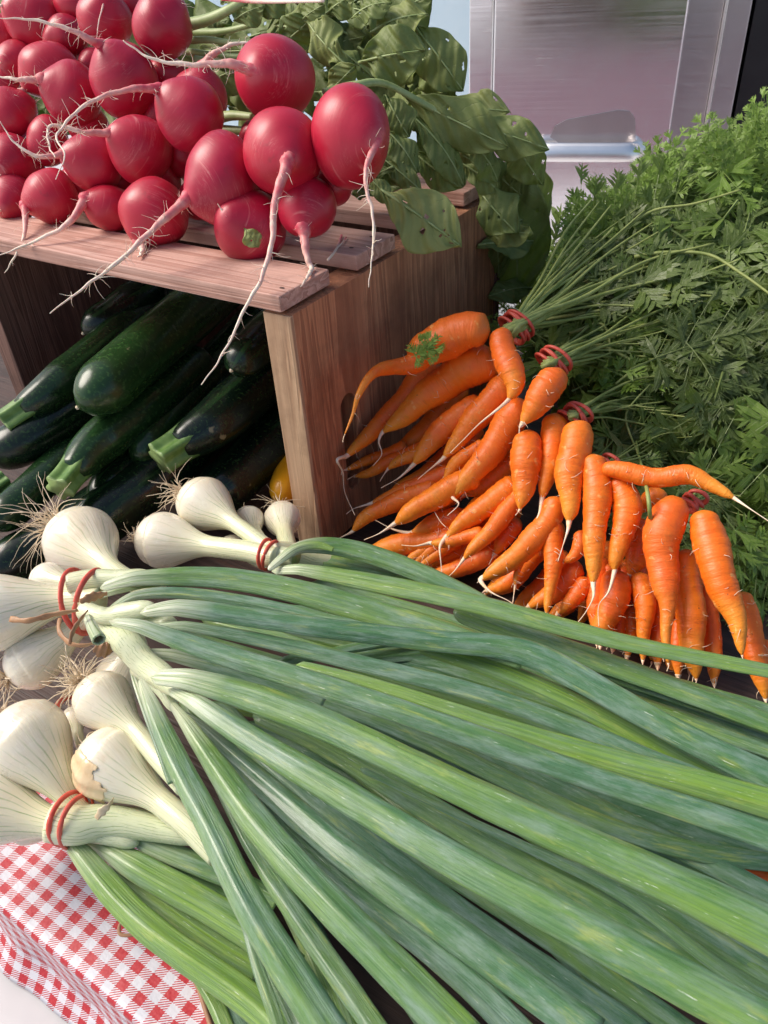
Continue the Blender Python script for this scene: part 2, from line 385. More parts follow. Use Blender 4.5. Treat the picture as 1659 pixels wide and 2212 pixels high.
def mat_gingham():
    k = NT('gingham_vinyl'); x, y, _ = k.sep(k.uv('UVLen')); P = 0.0088
    xs = k.math('DIVIDE', x, 0.0091); ys = k.math('DIVIDE', y, 0.0074)
    fx = k.math('LESS_THAN', k.math('FRACT', xs), 0.5); fy = k.math('LESS_THAN', k.math('FRACT', ys), 0.5)
    both = k.math('MULTIPLY', fx, fy); xor = k.math('ABSOLUTE', k.math('SUBTRACT', fx, fy))
    st = k.math('LESS_THAN', k.math('FRACT', k.math('MULTIPLY', k.math('SUBTRACT', xs, k.math('MULTIPLY', ys, -1)), 7.0)), 0.46)
    red = k.math('MAXIMUM', both, k.math('MULTIPLY', xor, st))
    O = k.obj(); wv = k.noise(k.uv('UVLen'), 900, 2); gr = k.noise(O, 60, 4)
    wt = k.mix(k.ramp(gr, 0.3, 0.7), (0.60, 0.60, 0.66), (0.66, 0.64, 0.68))
    rd = k.mix(k.ramp(wv, 0.3, 0.75), (0.42, 0.010, 0.022), (0.52, 0.04, 0.05))
    c = k.mix(red, wt, rd)
    ds = k.noise(k.uv('UVLen'), 620, 1)
    n = k.bump(ds, 0.35, 0.0004); n = k.bump(k.noise(O, 34, 3), 0.5, 0.003, n)
    k.bsdf(c, 0.5, n, Coat_Weight=0.06, Coat_Roughness=0.3); return k.m
def mat_steel(name, tint=(0.62, 0.61, 0.64), rough=0.24):
    k = NT(name); O = k.obj(); x, y, z = k.sep(O)
    br = k.noise(k.comb(k.math('MULTIPLY', x, 4), k.math('MULTIPLY', y, 4), k.math('MULTIPLY', z, 600)), 1.0, 3)
    sm = k.noise(O, 7, 5, 0.6)
    c = k.mix(k.ramp(sm, 0.35, 0.7), tint, tuple(min(1, q*1.12) for q in tint))
    k.bsdf(c, k.math('ADD', k.ramp(br, 0.3, 0.7, 0.0, 0.10), k.ramp(sm, 0.4, 0.75, rough, rough+0.07)), k.bump(br, 0.05, 0.0004), Metallic=1.0); return k.m

M_LEAF = mat_leaf_onion(); M_BULB = mat_bulb(); M_CARROT = mat_carrot(); M_RADISH = mat_radish(); M_TAP = mat_taproot()
M_ZUC = mat_zuc(); M_ZSTEM = mat_zstem()
M_ROOT = mat_simple('onion_roots', (0.62, 0.47, 0.30), (0.84, 0.72, 0.54), 240, 0.7)
M_WHISK = mat_simple('carrot_whisker', (0.86, 0.58, 0.32), (0.94, 0.84, 0.68), 200, 0.5)
M_BAND = mat_simple('red_rubber', (0.62, 0.07, 0.045), (0.74, 0.14, 0.09), 160, 0.42, 0.2)
M_HUSK = mat_simple('brown_husk', (0.25, 0.11, 0.05), (0.52, 0.28, 0.13), 120, 0.45, 0.7, 0.001)
M_STALK = mat_simple('carrot_stalk', (0.20, 0.26, 0.06), (0.36, 0.40, 0.13), 150, 0.5)
M_PETI = mat_simple('radish_petiole', (0.27, 0.36, 0.12), (0.42, 0.50, 0.22), 120, 0.45)
M_RLEAF = mat_green('radish_leaf', (0.15, 0.215, 0.055), (0.24, 0.31, 0.09), (0.40, 0.44, 0.15), 0.38, 0.55)
M_FROND = mat_green('carrot_frond', (0.055, 0.090, 0.016), (0.105, 0.145, 0.030), (0.21, 0.35, 0.04), 0.25, 0.40)
M_WOODZ = mat_wood('crate_wood_upright', 'z', (0.66, 0.34, 0.19), (0.60, 0.24, 0.105), (0.27, 0.098, 0.050))
M_WOODD = mat_wood('crate_wood_shaded', 'z', (0.26, 0.14, 0.105), (0.20, 0.095, 0.065), (0.09, 0.04, 0.03))  # same crate wood, its colour darkened for the shade inside the crate
M_WOODX = mat_wood('crate_wood_slat', 'x', (0.76, 0.50, 0.42), (0.66, 0.39, 0.30), (0.38, 0.17, 0.12), ring=0.8)
M_WOODE = mat_wood('crate_wood_edge', 'z', (0.74, 0.50, 0.32), (0.64, 0.41, 0.25), (0.38, 0.21, 0.12))
M_WOODT = mat_wood('table_board', 'x', (0.10, 0.052, 0.040), (0.075, 0.04, 0.03), (0.03, 0.017, 0.013))
M_PALE = mat_wood('weathered_board', 'z', (0.55, 0.52, 0.50), (0.44, 0.41, 0.40), (0.25, 0.22, 0.20))
M_GING = mat_gingham()
M_STEEL = mat_steel('brushed_steel', (0.95, 0.93, 0.95), 0.13); M_STEELD = mat_steel('dull_steel', (0.50, 0.46, 0.47), 0.30); M_CHROME = mat_steel('handle_steel', (0.95, 0.92, 0.88), 0.26)
M_BLACK = mat_simple('black_enamel', (0.006, 0.006, 0.008), (0.012, 0.012, 0.014), 20, 0.35, 0.05)
M_BLUE = mat_simple('pale_blue_paint', (0.66, 0.85, 0.94), (0.72, 0.88, 0.95), 14, 0.5, 0.1, 0.002)
M_WHITE = mat_simple('white_plastic', (0.46, 0.45, 0.46), (0.52, 0.51, 0.53), 9, 0.35, 0.3, 0.004)
M_GROUND = mat_simple('pale_paving', (0.56, 0.54, 0.56), (0.66, 0.64, 0.66), 3, 0.8, 0.3, 0.004)
M_YEL = mat_simple('yellow_squash_skin', (0.85, 0.38, 0.01), (0.92, 0.48, 0.02), 40, 0.3, 0.2)
M_DIRT = mat_simple('nail_iron', (0.03, 0.02, 0.018), (0.08, 0.05, 0.04), 300, 0.6)
M_CARD = mat_simple('brown_wood_chip', (0.42, 0.22, 0.12), (0.30, 0.15, 0.08), 60, 0.6)

# ------------------------------------------------------------------ the setting
def struct(o): o['kind'] = 'structure'; return o
struct(mesh_obj('ground', [(-60, -60, -0.76), (60, -60, -0.76), (60, 60, -0.76), (-60, 60, -0.76)], [(0, 1, 2, 3)], M_GROUND, smooth=False))
tb = thing('market_table', 'dark wooden market table under the vegetables', 'table', loc=(0.15, 0.25, -0.76))
box('tabletop', -0.55, 1.0, -0.243, 0.47, -0.032, -0.002, M_WOODT, tb, 0.002)
for lx in (-0.50, 0.95):
    for ly in (-0.20, 0.42): box('leg', lx-0.025, lx+0.025, ly-0.025, ly+0.025, -0.76, -0.034, M_WOODT, tb, 0.003)
box('apron', -0.5, 0.95, -0.212, -0.19, -0.11, -0.034, M_WOODT, tb, 0.002)

# gingham cloth: flat on the table front, rolled over the edge, hanging, and its hem turned out
def make_cloth():
    prof = []                          # (y, z, arc)
    for i in range(14): prof.append((-0.198-0.0500*i/13, 0.002))
    for a in range(1, 9): prof.append((-0.248-0.003*math.sin(a*math.pi/16), -0.001+0.003*math.cos(a*math.pi/16)))
    for i in range(1, 12): prof.append((-0.251-0.0010*(i/11)**2, -0.001-0.032*i/11))
    for i in range(1, 9): prof.append((-0.252-0.009*i/8, -0.033-0.012*(i/8)**0.8))
    prof = np.array(prof); s = np.concatenate([[0], np.cumsum(np.linalg.norm(np.diff(prof, axis=0), axis=1))])
    xs = np.linspace(-0.16, 0.128, 90); V = []; F = []; U = []
    for i, (y, z) in enumerate(prof):
        k = max(0, min(1, (s[i]-0.058)/0.03))
        for x in xs:
            wv = 0.0011*math.sin(x*75+1.3*math.sin(x*31))+0.0005*math.sin(x*190+s[i]*60)
            V.append((x, y-wv*k, z+(0.0004*math.sin(x*60+y*90) if k == 0 else 0)+wv*0.3*k))
    m = len(xs)
    for i in range(len(prof)-1):
        for j in range(m-1):
            a = i*m+j; F.append((a, a+1, a+m+1, a+m)[::-1])
            q = [(xs[j], s[i]), (xs[j+1], s[i]), (xs[j+1], s[i+1]), (xs[j], s[i+1])][::-1]; U.append(tuple(q))
    o = mesh_obj('gingham_tablecloth', V, F, M_GING, None, U, U)
    sol = o.modifiers.new('thick', 'SOLIDIFY'); sol.thickness = 0.0006; sol.offset = -1
    tagm(o, 'red and white gingham vinyl cloth over the front edge of the table', 'tablecloth')
make_cloth()
def back_cloth():
    V = []; F = []; U = []; xs = np.linspace(-0.56, 1.0, 160); zs = np.linspace(0.0, -0.36, 20)
    for i, z in enumerate(zs):
        for x in xs: V.append((x, 0.478+0.008*math.sin(x*40+math.sin(x*9)*2)*(i/19), z))
    m = len(xs)
    for i in range(19):
        for j in range(m-1):
            a = i*m+j; F.append((a, a+1, a+m+1, a+m)); U.append(((xs[j], zs[i]), (xs[j+1], zs[i]), (xs[j+1], zs[i+1]), (xs[j], zs[i+1])))
    o = mesh_obj('gingham_skirt', V, F, M_GING, None, U, U); q = o.modifiers.new('t', 'SOLIDIFY'); q.thickness = 0.0006
    tagm(o, 'gingham skirt hanging from the rear edge of the table', 'table skirt')
back_cloth()
bs = box('white_bench', -0.25, 0.30, -0.62, -0.2535, -0.09, -0.047, M_WHITE, None, 0.004)
tagm(bs, 'plain white board below the hanging gingham hem', 'board')
ws = box('white_plastic_sheet', -0.45, 0.30, 0.345, 0.466, 0.000, 0.003, M_WHITE, None, 0.001)
tagm(ws, 'white plastic sheet on the table behind the wooden crate', 'sheet')

# ------------------------------------------------------------------ wooden crate on its side
cr = thing('wooden_crate', 'brown wooden slatted crate lying on its side with radishes on top', 'crate', loc=(-0.145, 0.12, 0))
# right end panel with a hand hole
def end_panel(x0, x1, hole, mf, me_):
    import bmesh
    y0, y1, z0, z1 = 0.0, 0.236, 0.002, 0.1605
    yc, zc, hw, hh = 0.040, 0.062, 0.0075, 0.034
    # outline with slot built as polygon strips around the hole
    n = 32
    inner = []
    for i in range(n):
        a = 2*math.pi*i/n; c, s = math.cos(a), math.sin(a)
        inner.append((yc+hw*c, zc+(hh-hw)*(1 if s > 0 else -1)+hw*s))
    outer = []
    for i in range(n):
        a = 2*math.pi*i/n; c, s = math.cos(a), math.sin(a)
        t = min(((y1-yc) if c > 0 else (yc-y0))/max(abs(c), 1e-6), ((z1-zc) if s > 0 else (zc-z0))/max(abs(s), 1e-6))
        outer.append((yc+t*c, zc+t*s))
    V = []; F = []
    for x in (x1, x0):
        for (y, z) in outer+inner: V.append((x, y, z))
    corners = [(y1, z1), (y0, z1), (y0, z0), (y1, z0)]
    for i in range(n):
        j = (i+1) % n
        F.append((i, j, n+j, n+i)); F.append((2*n+i, 3*n+i, 3*n+j, 2*n+j)); F.append((n+i, n+j, 3*n+j, 3*n+i))
    # corner fills
    for (cy, cz) in corners:
        best = None
        for i in range(n):
            j = (i+1) % n; A, B = outer[i], outer[j]
            if (abs(A[0]-cy) < 1e-6 and abs(B[1]-cz) < 1e-6) or (abs(A[1]-cz) < 1e-6 and abs(B[0]-cy) < 1e-6):
                if abs(A[0]-B[0]) > 1e-6 and abs(A[1]-B[1]) > 1e-6: best = (i, j)
        if best:
            i, j = best; b = len(V); V.append((x1, cy, cz)); V.append((x0, cy, cz)); F.append((i, b, j)); F.append((2*n+i, 2*n+j, b+1))
            F.append((i, 2*n+i, b+1, b)); F.append((b, b+1, 2*n+j, j))
            continue
    for i in range(n):
        j = (i+1) % n; A, B = outer[i], outer[j]
        if abs(A[0]-B[0]) < 1e-6 or abs(A[1]-B[1]) < 1e-6: F.append((i, 2*n+i, 2*n+j, j))
    o = mesh_obj('end_panel', V, F, mf, cr, smooth=False)
    bm = bmesh.new(); bm.from_mesh(o.data); bmesh.ops.recalc_face_normals(bm, faces=bm.faces); bm.to_mesh(o.data); bm.free()
    return o
pr = end_panel(-0.0175, 0.0, True, M_WOODZ, None)
box('front_edge', -0.0178, 0.0004, -0.0016, 0.0010, 0.002, 0.1602, M_WOODE, cr, 0.0004)
box('hand_hole_backing', -0.0205, -0.018, 0.02, 0.06, 0.02, 0.11, M_PALE, cr, 0.0003)
box('end_panel', -0.289, -0.2725, 0.0, 0.236, 0.002, 0.1605, M_WOODD, cr, 0.001)
SL = [(-0.0035, 0.0395), (0.0625, 0.1035), (0.134, 0.172), (0.194, 0.236)]
for i, (a, b) in enumerate(SL):
    o = box('slat', -0.294, [-0.0035, -0.0015, -0.004, -0.0035][i], a, b, 0.1625, 0.1712, M_WOODX, cr, 0.0009)
    for xx in (-0.0095-0.002*i, -0.281):
        for yy in (a+0.010, b-0.010):
            V = [(xx+0.0016*math.cos(q*math.pi/4), yy+0.0009*math.sin(q*math.pi/4), 0.17145) for q in range(8)]+[(xx, yy, 0.1716)]
            mesh_obj('nail', V, [(q, (q+1) % 8, 8) for q in range(8)], M_DIRT, o)
for (a, b) in ((-0.003, 0.039), (0.062, 0.103), (0.133, 0.172), (0.194, 0.236)):
    pass
for (a, b) in ((0.004, 0.052), (0.056, 0.104), (0.112, 0.1608)):
    box('back_board', -0.291, 0.0032 if a > 0.1 else 0.0012, 0.2375, 0.2445, a, b, M_WOODD, cr, 0.0008)
box('bottom_board', -0.270, -0.020, 0.004, 0.232, 0.0015, 0.006, M_WOODD, cr, 0.0008)

# ------------------------------------------------------------------ steel cabinet and the things behind
HN = None
def make_background():
    hx = (Vector((math.cos(math.radians(17)), math.sin(math.radians(17)), 0)))
    Q = at_d(1290, 310, 1.55); nrm = Vector((hx.y, -hx.x, 0))         # faces the camera
    if nrm.dot(CAM-Q) < 0: nrm = -nrm
    def sx(px, py=170, off=0.0):
        q = ray(px, py); t = (Q+nrm*off-CAM).dot(nrm)/q.dot(nrm); p = CAM+q*t; return (p-Q).dot(hx), p.z
    M = Matrix(((hx.x, -nrm.x, 0, Q.x), (hx.y, -nrm.y, 0, Q.y), (0, 0, 1, 0), (0, 0, 0, 1)))  # local x along, y away, z world
    c = thing('steel_cabinet', 'tall brushed steel cabinet with a bar handle standing behind the crate', 'cabinet', loc=(Q.x, Q.y, -0.76))
    x0, xs, xd, xb, xl, xr = [sx(p)[0] for p in (1013, 1063, 1464, 1538, 1545, 1594)]
    zt = 0.75
    box('side_stile', x0, xs-0.001, 0.0, 0.05, -0.74, zt, M_STEEL, c, 0.002, M)
    box('trim_bead', xs-0.001, xs+0.0015, -0.003, 0.03, -0.74, zt, M_CHROME, c, 0.0006, M)
    d = box('door', xs+0.002, xd, -0.004, 0.045, -0.70, zt, M_STEEL, c, 0.003, M)
    box('recess', xd+0.0005, xb, 0.012, 0.05, -0.74, zt, M_STEELD, c, 0.002, M)
    box('trim_bead', xb+0.0005, xl, -0.006, 0.04, -0.74, zt, M_CHROME, c, 0.0008, M)
    box('side_stile', xl+0.0005, xr, -0.001, 0.05, -0.74, zt, M_STEELD, c, 0.002, M)
    box('body', x0+0.004, xr-0.004, 0.052, 0.55, -0.76, zt-0.002, M_STEELD, c, 0.003, M)
    # bar handle
    hz = sx(1290, 318)[1]; ha = sx(1150, 300)[0]; hb = sx(1385, 318)[0]
    pts = [(ha, 0.0), (ha+0.004, -0.032), (ha+0.03, -0.042), (hb-0.045, -0.042), (hb-0.012, -0.034), (hb, -0.004)]
    P3 = [list(M @ Vector((a, b, hz))) for a, b in pts]
    P = catmull(P3, 40); tube('handle', P, [0.0175]*40, [0.0100]*40, M_CHROME, d, up=(0.05*nrm.x, 0.05*nrm.y, 0.0)if False else lambda i: (nrm.x, nrm.y, 0.35), sq=0.75)
    pl = [(1188, 296), (1198, 272), (1225, 258), (1335, 237), (1360, 240), (1372, 256), (1374, 330), (1366, 352), (1330, 348), (1215, 312)]  # outline of the handle's dark reflection in the door, added as a dull plate
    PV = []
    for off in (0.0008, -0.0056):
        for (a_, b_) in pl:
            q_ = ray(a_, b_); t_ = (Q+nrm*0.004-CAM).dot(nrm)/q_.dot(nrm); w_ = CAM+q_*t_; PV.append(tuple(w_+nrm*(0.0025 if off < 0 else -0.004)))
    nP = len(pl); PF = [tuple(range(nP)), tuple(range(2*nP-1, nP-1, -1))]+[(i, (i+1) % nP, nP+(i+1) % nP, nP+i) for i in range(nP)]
    mesh_obj('handle_reflection', PV, PF, M_STEELD, d, smooth=False)
    # black cabinet beside it
    b = thing('black_cabinet', 'black cabinet with a light bar handle right of the steel cabinet', 'cabinet', loc=tuple((M @ Vector((xr+0.2, 0.2, -0.76)))[:]))
    d2 = box('door', xr+0.006, xr+0.5, 0.004, 0.045, -0.74, zt, M_BLACK, b, 0.003, M)
    box('body', xr+0.008, xr+0.5, 0.047, 0.55, -0.76, zt-0.003, M_BLACK, b, 0.003, M)
    ha = sx(1535, 330)[0]; hz = sx(1600, 335)[1]
    P3 = [list(M @ Vector((a, b_, hz))) for a, b_ in ((ha+0.03, 0.006), (ha+0.034, -0.03), (ha+0.06, -0.042), (ha+0.35, -0.042), (ha+0.39, 0.0))]
    tube('handle', catmull(P3, 30), [0.016]*30, [0.006]*30, M_CHROME, d2, up=lambda i: (nrm.x, nrm.y, 0.35), sq=0.75)
    M2 = M @ Matrix.Translation((0, 0.7, 0))
    o = box('blue_wall', -1.6, 0.6, 0.0, 0.05, -0.76, 1.0, M_BLUE, None, 0.003, M2)
    tagm(o, 'pale blue painted wall panel left of the steel cabinet', 'wall')
make_background()

# ------------------------------------------------------------------ radishes
RAD_N = Vector((0, 1, -1)); RAD_C = 0.035-0.186           # y - z = c : the face of the radish heap
def d_rad(px, py, dep=0.0): return t_plane(px, py, RAD_N, RAD_C)+dep
GR = 'bunches of radishes heaped on the crate'
RB = {k: thing('radish_bunch', l, 'radishes', GR, loc) for k, l, loc in (
    ('A', 'nearest radish bunch with the biggest round roots, at the right end of the crate slats', (-0.05, 0.06, 0.171)),
    ('B', 'middle radish bunch whose long tails curl to the left, left of the biggest radishes', (-0.12, 0.07, 0.171)),
    ('C', 'radish bunch lying at the far left end of the front slat', (-0.24, 0.07, 0.171)),
    ('D', 'topmost radish bunch at the back of the heap, cut by the top of the photo', (-0.22, 0.14, 0.171)))}
def hair(p, d, L, r, n=7, curl=0.5, rng=RNG):
    P = [np.array(p)]; d = np.array(d, float); d /= np.linalg.norm(d)+1e-9
    c = np.array([rng.gauss(0, 1) for _ in range(3)])
    for i in range(n-1):
        d = d+c*curl/n+np.array([rng.gauss(0, 0.14) for _ in range(3)]); d /= np.linalg.norm(d)
        P.append(P[-1]+d*L/(n-1))
    R = [r*(1-0.75*i/(n-1)) for i in range(n)]
    return tube_data(P, R, R, around=5, up=(0.3, 0.2, 1))
def radish(g, cx, cy, rx, ry, tail, dep=0.0, tw=9, hairs=14, tailoff=0.0, rr=None):
    d = d_rad(cx, cy, dep); tc = t_crate(cx, cy+ry*0.7)
    C = at_d(cx, cy, d); R = 0.5*(rx+ry)*d/FPX
    if C.z < BZ+R*0.97: C = C+ray(cx, cy)*0  # stays on the sight line
    bx, by = tail[0]; ox, oy = (bx-cx)/rx, (by-cy)/ry; nn = math.hypot(ox, oy)
    if nn > 0.98: ox, oy = ox/nn*0.98, oy/nn*0.98
    oz = math.sqrt(max(0.02, 1-ox*ox-oy*oy)); toc = (CAM-C).normalized()
    rr_ = toc.cross(CU).normalized()*-1; uu_ = rr_.cross(toc)*1.0
    rr_ = CU.cross(toc).normalized(); uu_ = toc.cross(rr_).normalized()
    A = (rr_*ox-uu_*oy+toc*oz).normalized()
    n = 34; P = []; W = []
    asp = rx/ry
    for i in range(n):
        th = math.pi*(1-i/(n-1))        # crown -> tail
        z = math.cos(math.pi-th) if False else -math.cos(math.pi*i/(n-1)); r = math.sin(math.pi*i/(n-1))
        zz = z*R; 
        if z > 0.72: zz += R*0.16*((z-0.72)/0.28)**2
        if z < -0.8: zz += R*0.10*((-z-0.8)/0.2)
        wob = 1+0.018*math.sin(z*5+cx)
        P.append(np.array(C+A*zz)); W.append(max(r*R*wob, R*0.03))
    V, F, U, U2 = tube_data(P, W, W, around=40, up=tuple((A.cross(Vector((0.3, 0.5, 0.8)))).normalized()))
    # squash to the outline's aspect and a gentle lump
    V2 = []
    ph = RNG.random()*6
    for v in V:
        q = Vector(v)-C; a, b, c_ = q.dot(rr_), q.dot(uu_), q.dot(toc)
        s = 2/(rx+ry); a *= rx*s; b *= ry*s
        l = 1+0.020*math.sin(a/R*2.6+ph)+0.018*math.cos(b/R*3.1+ph*2)+0.006*math.sin(c_/R*7+a/R*5+ph)
        V2.append(C+(rr_*a+uu_*b+toc*c_)*l)
    body = mesh_obj('radish', V2, F, M_RADISH, RB[g], U, U2)
    # tail
    base = C+A*R*1.04; d0 = (base-CAM).dot(CF)
    P3 = [list(C+A*R*0.93), list(base)]; Ln = len(tail)
    for i, (tx, ty) in enumerate(tail[1:], 1):
        dd = d0-tailoff*i/(Ln-1)-0.004
        q = at_d(tx, ty, dd); pushed = (Vector(q)-C).length
        if pushed < R*1.05: dd -= (R*1.05-pushed)
        dd = min(dd, t_crate(tx, ty)-0.0035)
        P3.append(list(at_d(tx, ty, dd)))
    nn_ = 14*len(P3); PP = catmull(P3, nn_); w0 = tw*d0/FPX*0.5
    for i in range(nn_):
        PP[i] += np.array([math.sin(i*0.55+cx), math.cos(i*0.43+cy), math.sin(i*0.37)])*w0*0.10
    WW = [w0*(1.5*math.exp(-i/nn_*9)+1.0*(1-i/nn_)**1.05+0.13)*(1+0.04*math.sin(i*1.1+cx)+0.05*math.sin(i*0.37)) for i in range(nn_)]
    ds = [tube_data(PP, WW, WW, around=9)]
    for _ in range(int(hairs*1.3)):
        i = int(nn_*RNG.triangular(0.10, 0.95, 0.3)); dr = np.array([RNG.gauss(0, 1) for _ in range(3)])
        ds.append(hair(PP[i], dr, RNG.uniform(0.003, 0.011)*(R/0.02), 0.00022, curl=1.0))
    for _ in range(6):
        i = int(nn_*0.08); dr = np.array([RNG.gauss(0, 1) for _ in range(3)])+np.array(A)*0.4
        ds.append(hair(PP[i], dr, RNG.uniform(0.005, 0.012)*(R/0.02), 0.00022, curl=1.6))
    # force pale hairs: give side hairs t in the pale range
    out = [ds[0]]
    for v, f, u, u2 in ds[1:]: out.append((v, f, [tuple((0.6, c[1]) for c in q) for q in u], u2))
    multi('taproot', out, M_TAP, body)
    return C, R, A
R = radish
R('A', 594, 171, 86, 86, [(556, 161), (494, 138), (416, 140), (338, 130), (290, 105), (265, 86)], tw=17, dep=-0.0, hairs=26, tailoff=0.01)
R('A', 757, 297, 84, 107, [(803, 305), (792, 360), (792, 410), (803, 450), (807, 500), (803, 560), (796, 621)], tw=11, hairs=18, dep=-0.004)
R('A', 612, 329, 85, 88, [(622, 343), (593, 442), (588, 520), (562, 608), (530, 663), (500, 730), (465, 790), (434, 832)], tw=15, hairs=20, dep=-0.014, tailoff=0.012)
R('A', 481, 388, 82, 93, [(418, 430), (338, 489), (260, 562), (200, 607), (150, 645), (108, 676)], tw=15, hairs=46, dep=-0.008, tailoff=0.03)
R('A', 663, 447, 64, 64, [(657, 488), (662, 551), (672, 580), (662, 602), (650, 619)], tw=17, hairs=12, dep=0.012)
R('A', 541, 490, 78, 76, [(490, 470), (470, 440)], tw=8, hairs=2, dep=0.012)
R('B', 411, 249, 72, 76, [(343, 200), (291, 192), (224, 208), (172, 236), (135, 275), (122, 300), (140, 335), (120, 388)], tw=11, hairs=22, dep=-0.012, tailoff=0.03)
R('B', 430, 212, 60, 58, [(437, 158), (458, 120), (510, 94), (567, 96)], tw=15, hairs=26, dep=0.022)
R('B', 268, 177, 70, 78, [(229, 116), (190, 84), (156, 66), (78, 44), (0, 39)], tw=13, hairs=24, dep=0.0, tailoff=0.02)
R('B', 304, 325, 69, 69, [(250, 300), (182, 286), (130, 272), (104, 278), (108, 320), (120, 340)], tw=12, hairs=44, dep=0.0, tailoff=0.02)
R('B', 203, 351, 62, 60, [(146, 343), (83, 338), (31, 307), (0, 262)], tw=11, hairs=24, dep=-0.004, tailoff=0.01)
R('B', 333, 458, 75, 70, [(303, 515), (308, 540), (300, 556)], tw=20, hairs=8, dep=0.004)
R('B', 237, 450, 52, 48, [(190, 438), (146, 484), (78, 520), (0, 551)], tw=14, hairs=14, dep=0.012)
R('B', 360, 168, 46, 44, [(340, 150), (330, 140)], tw=5, hairs=1, dep=0.045)
R('C', 156, 203, 62, 66, [(99, 187), (42, 172), (-10, 164)], tw=15, hairs=10, dep=0.0)
R('C', 112, 155, 66, 58, [(60, 195), (20, 200), (-10, 196)], tw=11, hairs=4, dep=0.02)
R('C', 112, 424, 57, 58, [(62, 452), (52, 510), (31, 556), (10, 590)], tw=12, hairs=10, dep=0.006)
R('C', 18, 255, 58, 62, [(60, 215), (20, 205), (-12, 203)], tw=8, hairs=4, dep=0.006)
R('C', 28, 350, 55, 58, [(5, 372), (-20, 380)], tw=9, hairs=8, dep=0.01)
R('C', 28, 428, 50, 48, [(8, 450), (-15, 470)], tw=7, hairs=2, dep=0.014)
R('C', 104, 305, 44, 50, [(70, 330), (40, 345)], tw=6, hairs=4, dep=0.022)
R('C', 40, 135, 46, 42, [(10, 140), (-10, 142)], tw=6, hairs=2, dep=0.02)
for (x, y, rr0, dd) in ((175, 400, 44, .035), (262, 392, 46, .035), (400, 335, 48, .035), (345, 395, 46, .035), (430, 430, 44, .04), (590, 420, 48, .035), (720, 400, 42, .03), (560, 300, 44, .04), (70, 390, 40, .035), (60, 310, 44, .03), (10, 180, 44, .03), (190, 270, 44, .03), (350, 250, 44, .035), (420, 330, 40, .04)):
    R('ABC'[0 if x > 500 else 1 if x > 150 else 2], x, y, rr0, rr0, [(x+10, y-30), (x+12, y-36)], tw=4, hairs=0, dep=dd)
R('D', 227, 45, 58, 56, [(232, -4), (215, 40), (208, 90)], tw=5, hairs=3, dep=0.006)
R('D', 351, 57, 62, 66, [(385, 8), (390, -12)], tw=11, hairs=4, dep=0.006)
R('D', 78, 48, 66, 60, [(20, 30), (-15, 20)], tw=9, hairs=3, dep=0.02)
R('D', 145, 82, 46, 44, [(100, 95), (80, 100)], tw=6, hairs=2, dep=0.03)
R('D', 5, 78, 44, 44, [(-25, 80), (-40, 84)], tw=6, hairs=2, dep=0.02)
R('D', 165, 8, 48, 44, [(150, -30), (150, -40)], tw=6, hairs=2, dep=0.03)
R('D', 205, 140, 34, 34, [(180, 145), (170, 150)], tw=5, hairs=2, dep=0.05)
R('D', 290, 5, 50, 44, [(280, -30), (280, -40)], tw=6, hairs=2, dep=0.04)

# ------------------------------------------------------------------ radish leaves
LEAF_RNG = random.Random(5)
def blade(name, base, tip, width, mat, parent, nrm, tone=0.0, arch=0.12, fold=0.25, wave=0.10, lobes=0.07, holes=3, rng=LEAF_RNG, nu=44, nv=26, peti=0.0, shape='obovate', bend_dir=1):
    base = Vector(base); tip = Vector(tip); X = (tip-base); L = X.length; X.normalize()
    N = Vector(nrm); N = (N-X*N.dot(X)).normalized(); Y = N.cross(X)
    hs = [(rng.uniform(0.25, 0.92), rng.uniform(-0.75, 0.75), rng.uniform(0.018, 0.05)) for _ in range(holes)]
    p1, p2, p3 = rng.random()*6, rng.random()*6, rng.random()*6
    V = []; F = []; U = []
    def wid(t):
        if shape == 'obovate': w = (math.sin(math.pi*min(1, t**1.2)))**0.95*(0.72+0.5*t)+0.02
        else: w = math.sin(math.pi*t)**0.7
        return max(0.02, w*(1+lobes*math.sin(t*13+p1)*(1-t*0.3)))
    for i in range(nu+1):
        t = i/nu
        for j in range(nv+1):
            v = 2*j/nv-1
            w = wid(t)*width*0.5*(1+lobes*0.7*math.sin(t*16+p2+(2 if v > 0 else 0))*abs(v)**2)
            x = t*L-abs(v)**1.5*0.03*L*math.sin(math.pi*t)
            z = arch*L*(math.sin(math.pi*t)*bend_dir) - fold*w*abs(v)**1.3
            z += wave*width*abs(v)**1.8*math.sin(t*13+p3+(1.7 if v > 0 else 0)) + 0.035*width*math.sin(t*21+p1+v*3)*math.sin(v*5+p2)+0.02*width*math.sin(t*43+v*11+p3)
            V.append(base+X*x+Y*(w*v)+N*z)
    for i in range(nu):
        for j in range(nv):
            tc, vc = (i+0.5)/nu, 2*(j+0.5)/nv-1
            asp = L/max(width, 1e-6)
            if any(((tc-h[0])*asp*(1+0.3*math.sin(7*vc)))**2+((vc-h[1])*0.5)**2 < h[2]**2 for h in hs): continue
            a = i*(nv+1)+j; F.append((a, a+1, a+nv+2, a+nv+1)[::-1])
            q = [(i/nu, j/nv), (i/nu, (j+1)/nv), ((i+1)/nu, (j+1)/nv), ((i+1)/nu, j/nv)][::-1]; U.append(tuple(q))
    o = mesh_obj(name, V, F, mat, parent, U, U); o.color = (tone, 0, 0, 1)
    s = o.modifiers.new('thick', 'SOLIDIFY'); s.thickness = 0.00035
    # midrib
    mp = []; 
    for i in range(0, nu+1, 2):
        t = i/nu; z = arch*L*math.sin(math.pi*t)*bend_dir+0.0002
        mp.append(np.array(base+X*(t*L)+N*z))
    wr = [width*0.022*(1-0.85*i/(len(mp)-1))+0.0002 for i in range(len(mp))]
    return o, mp, wr
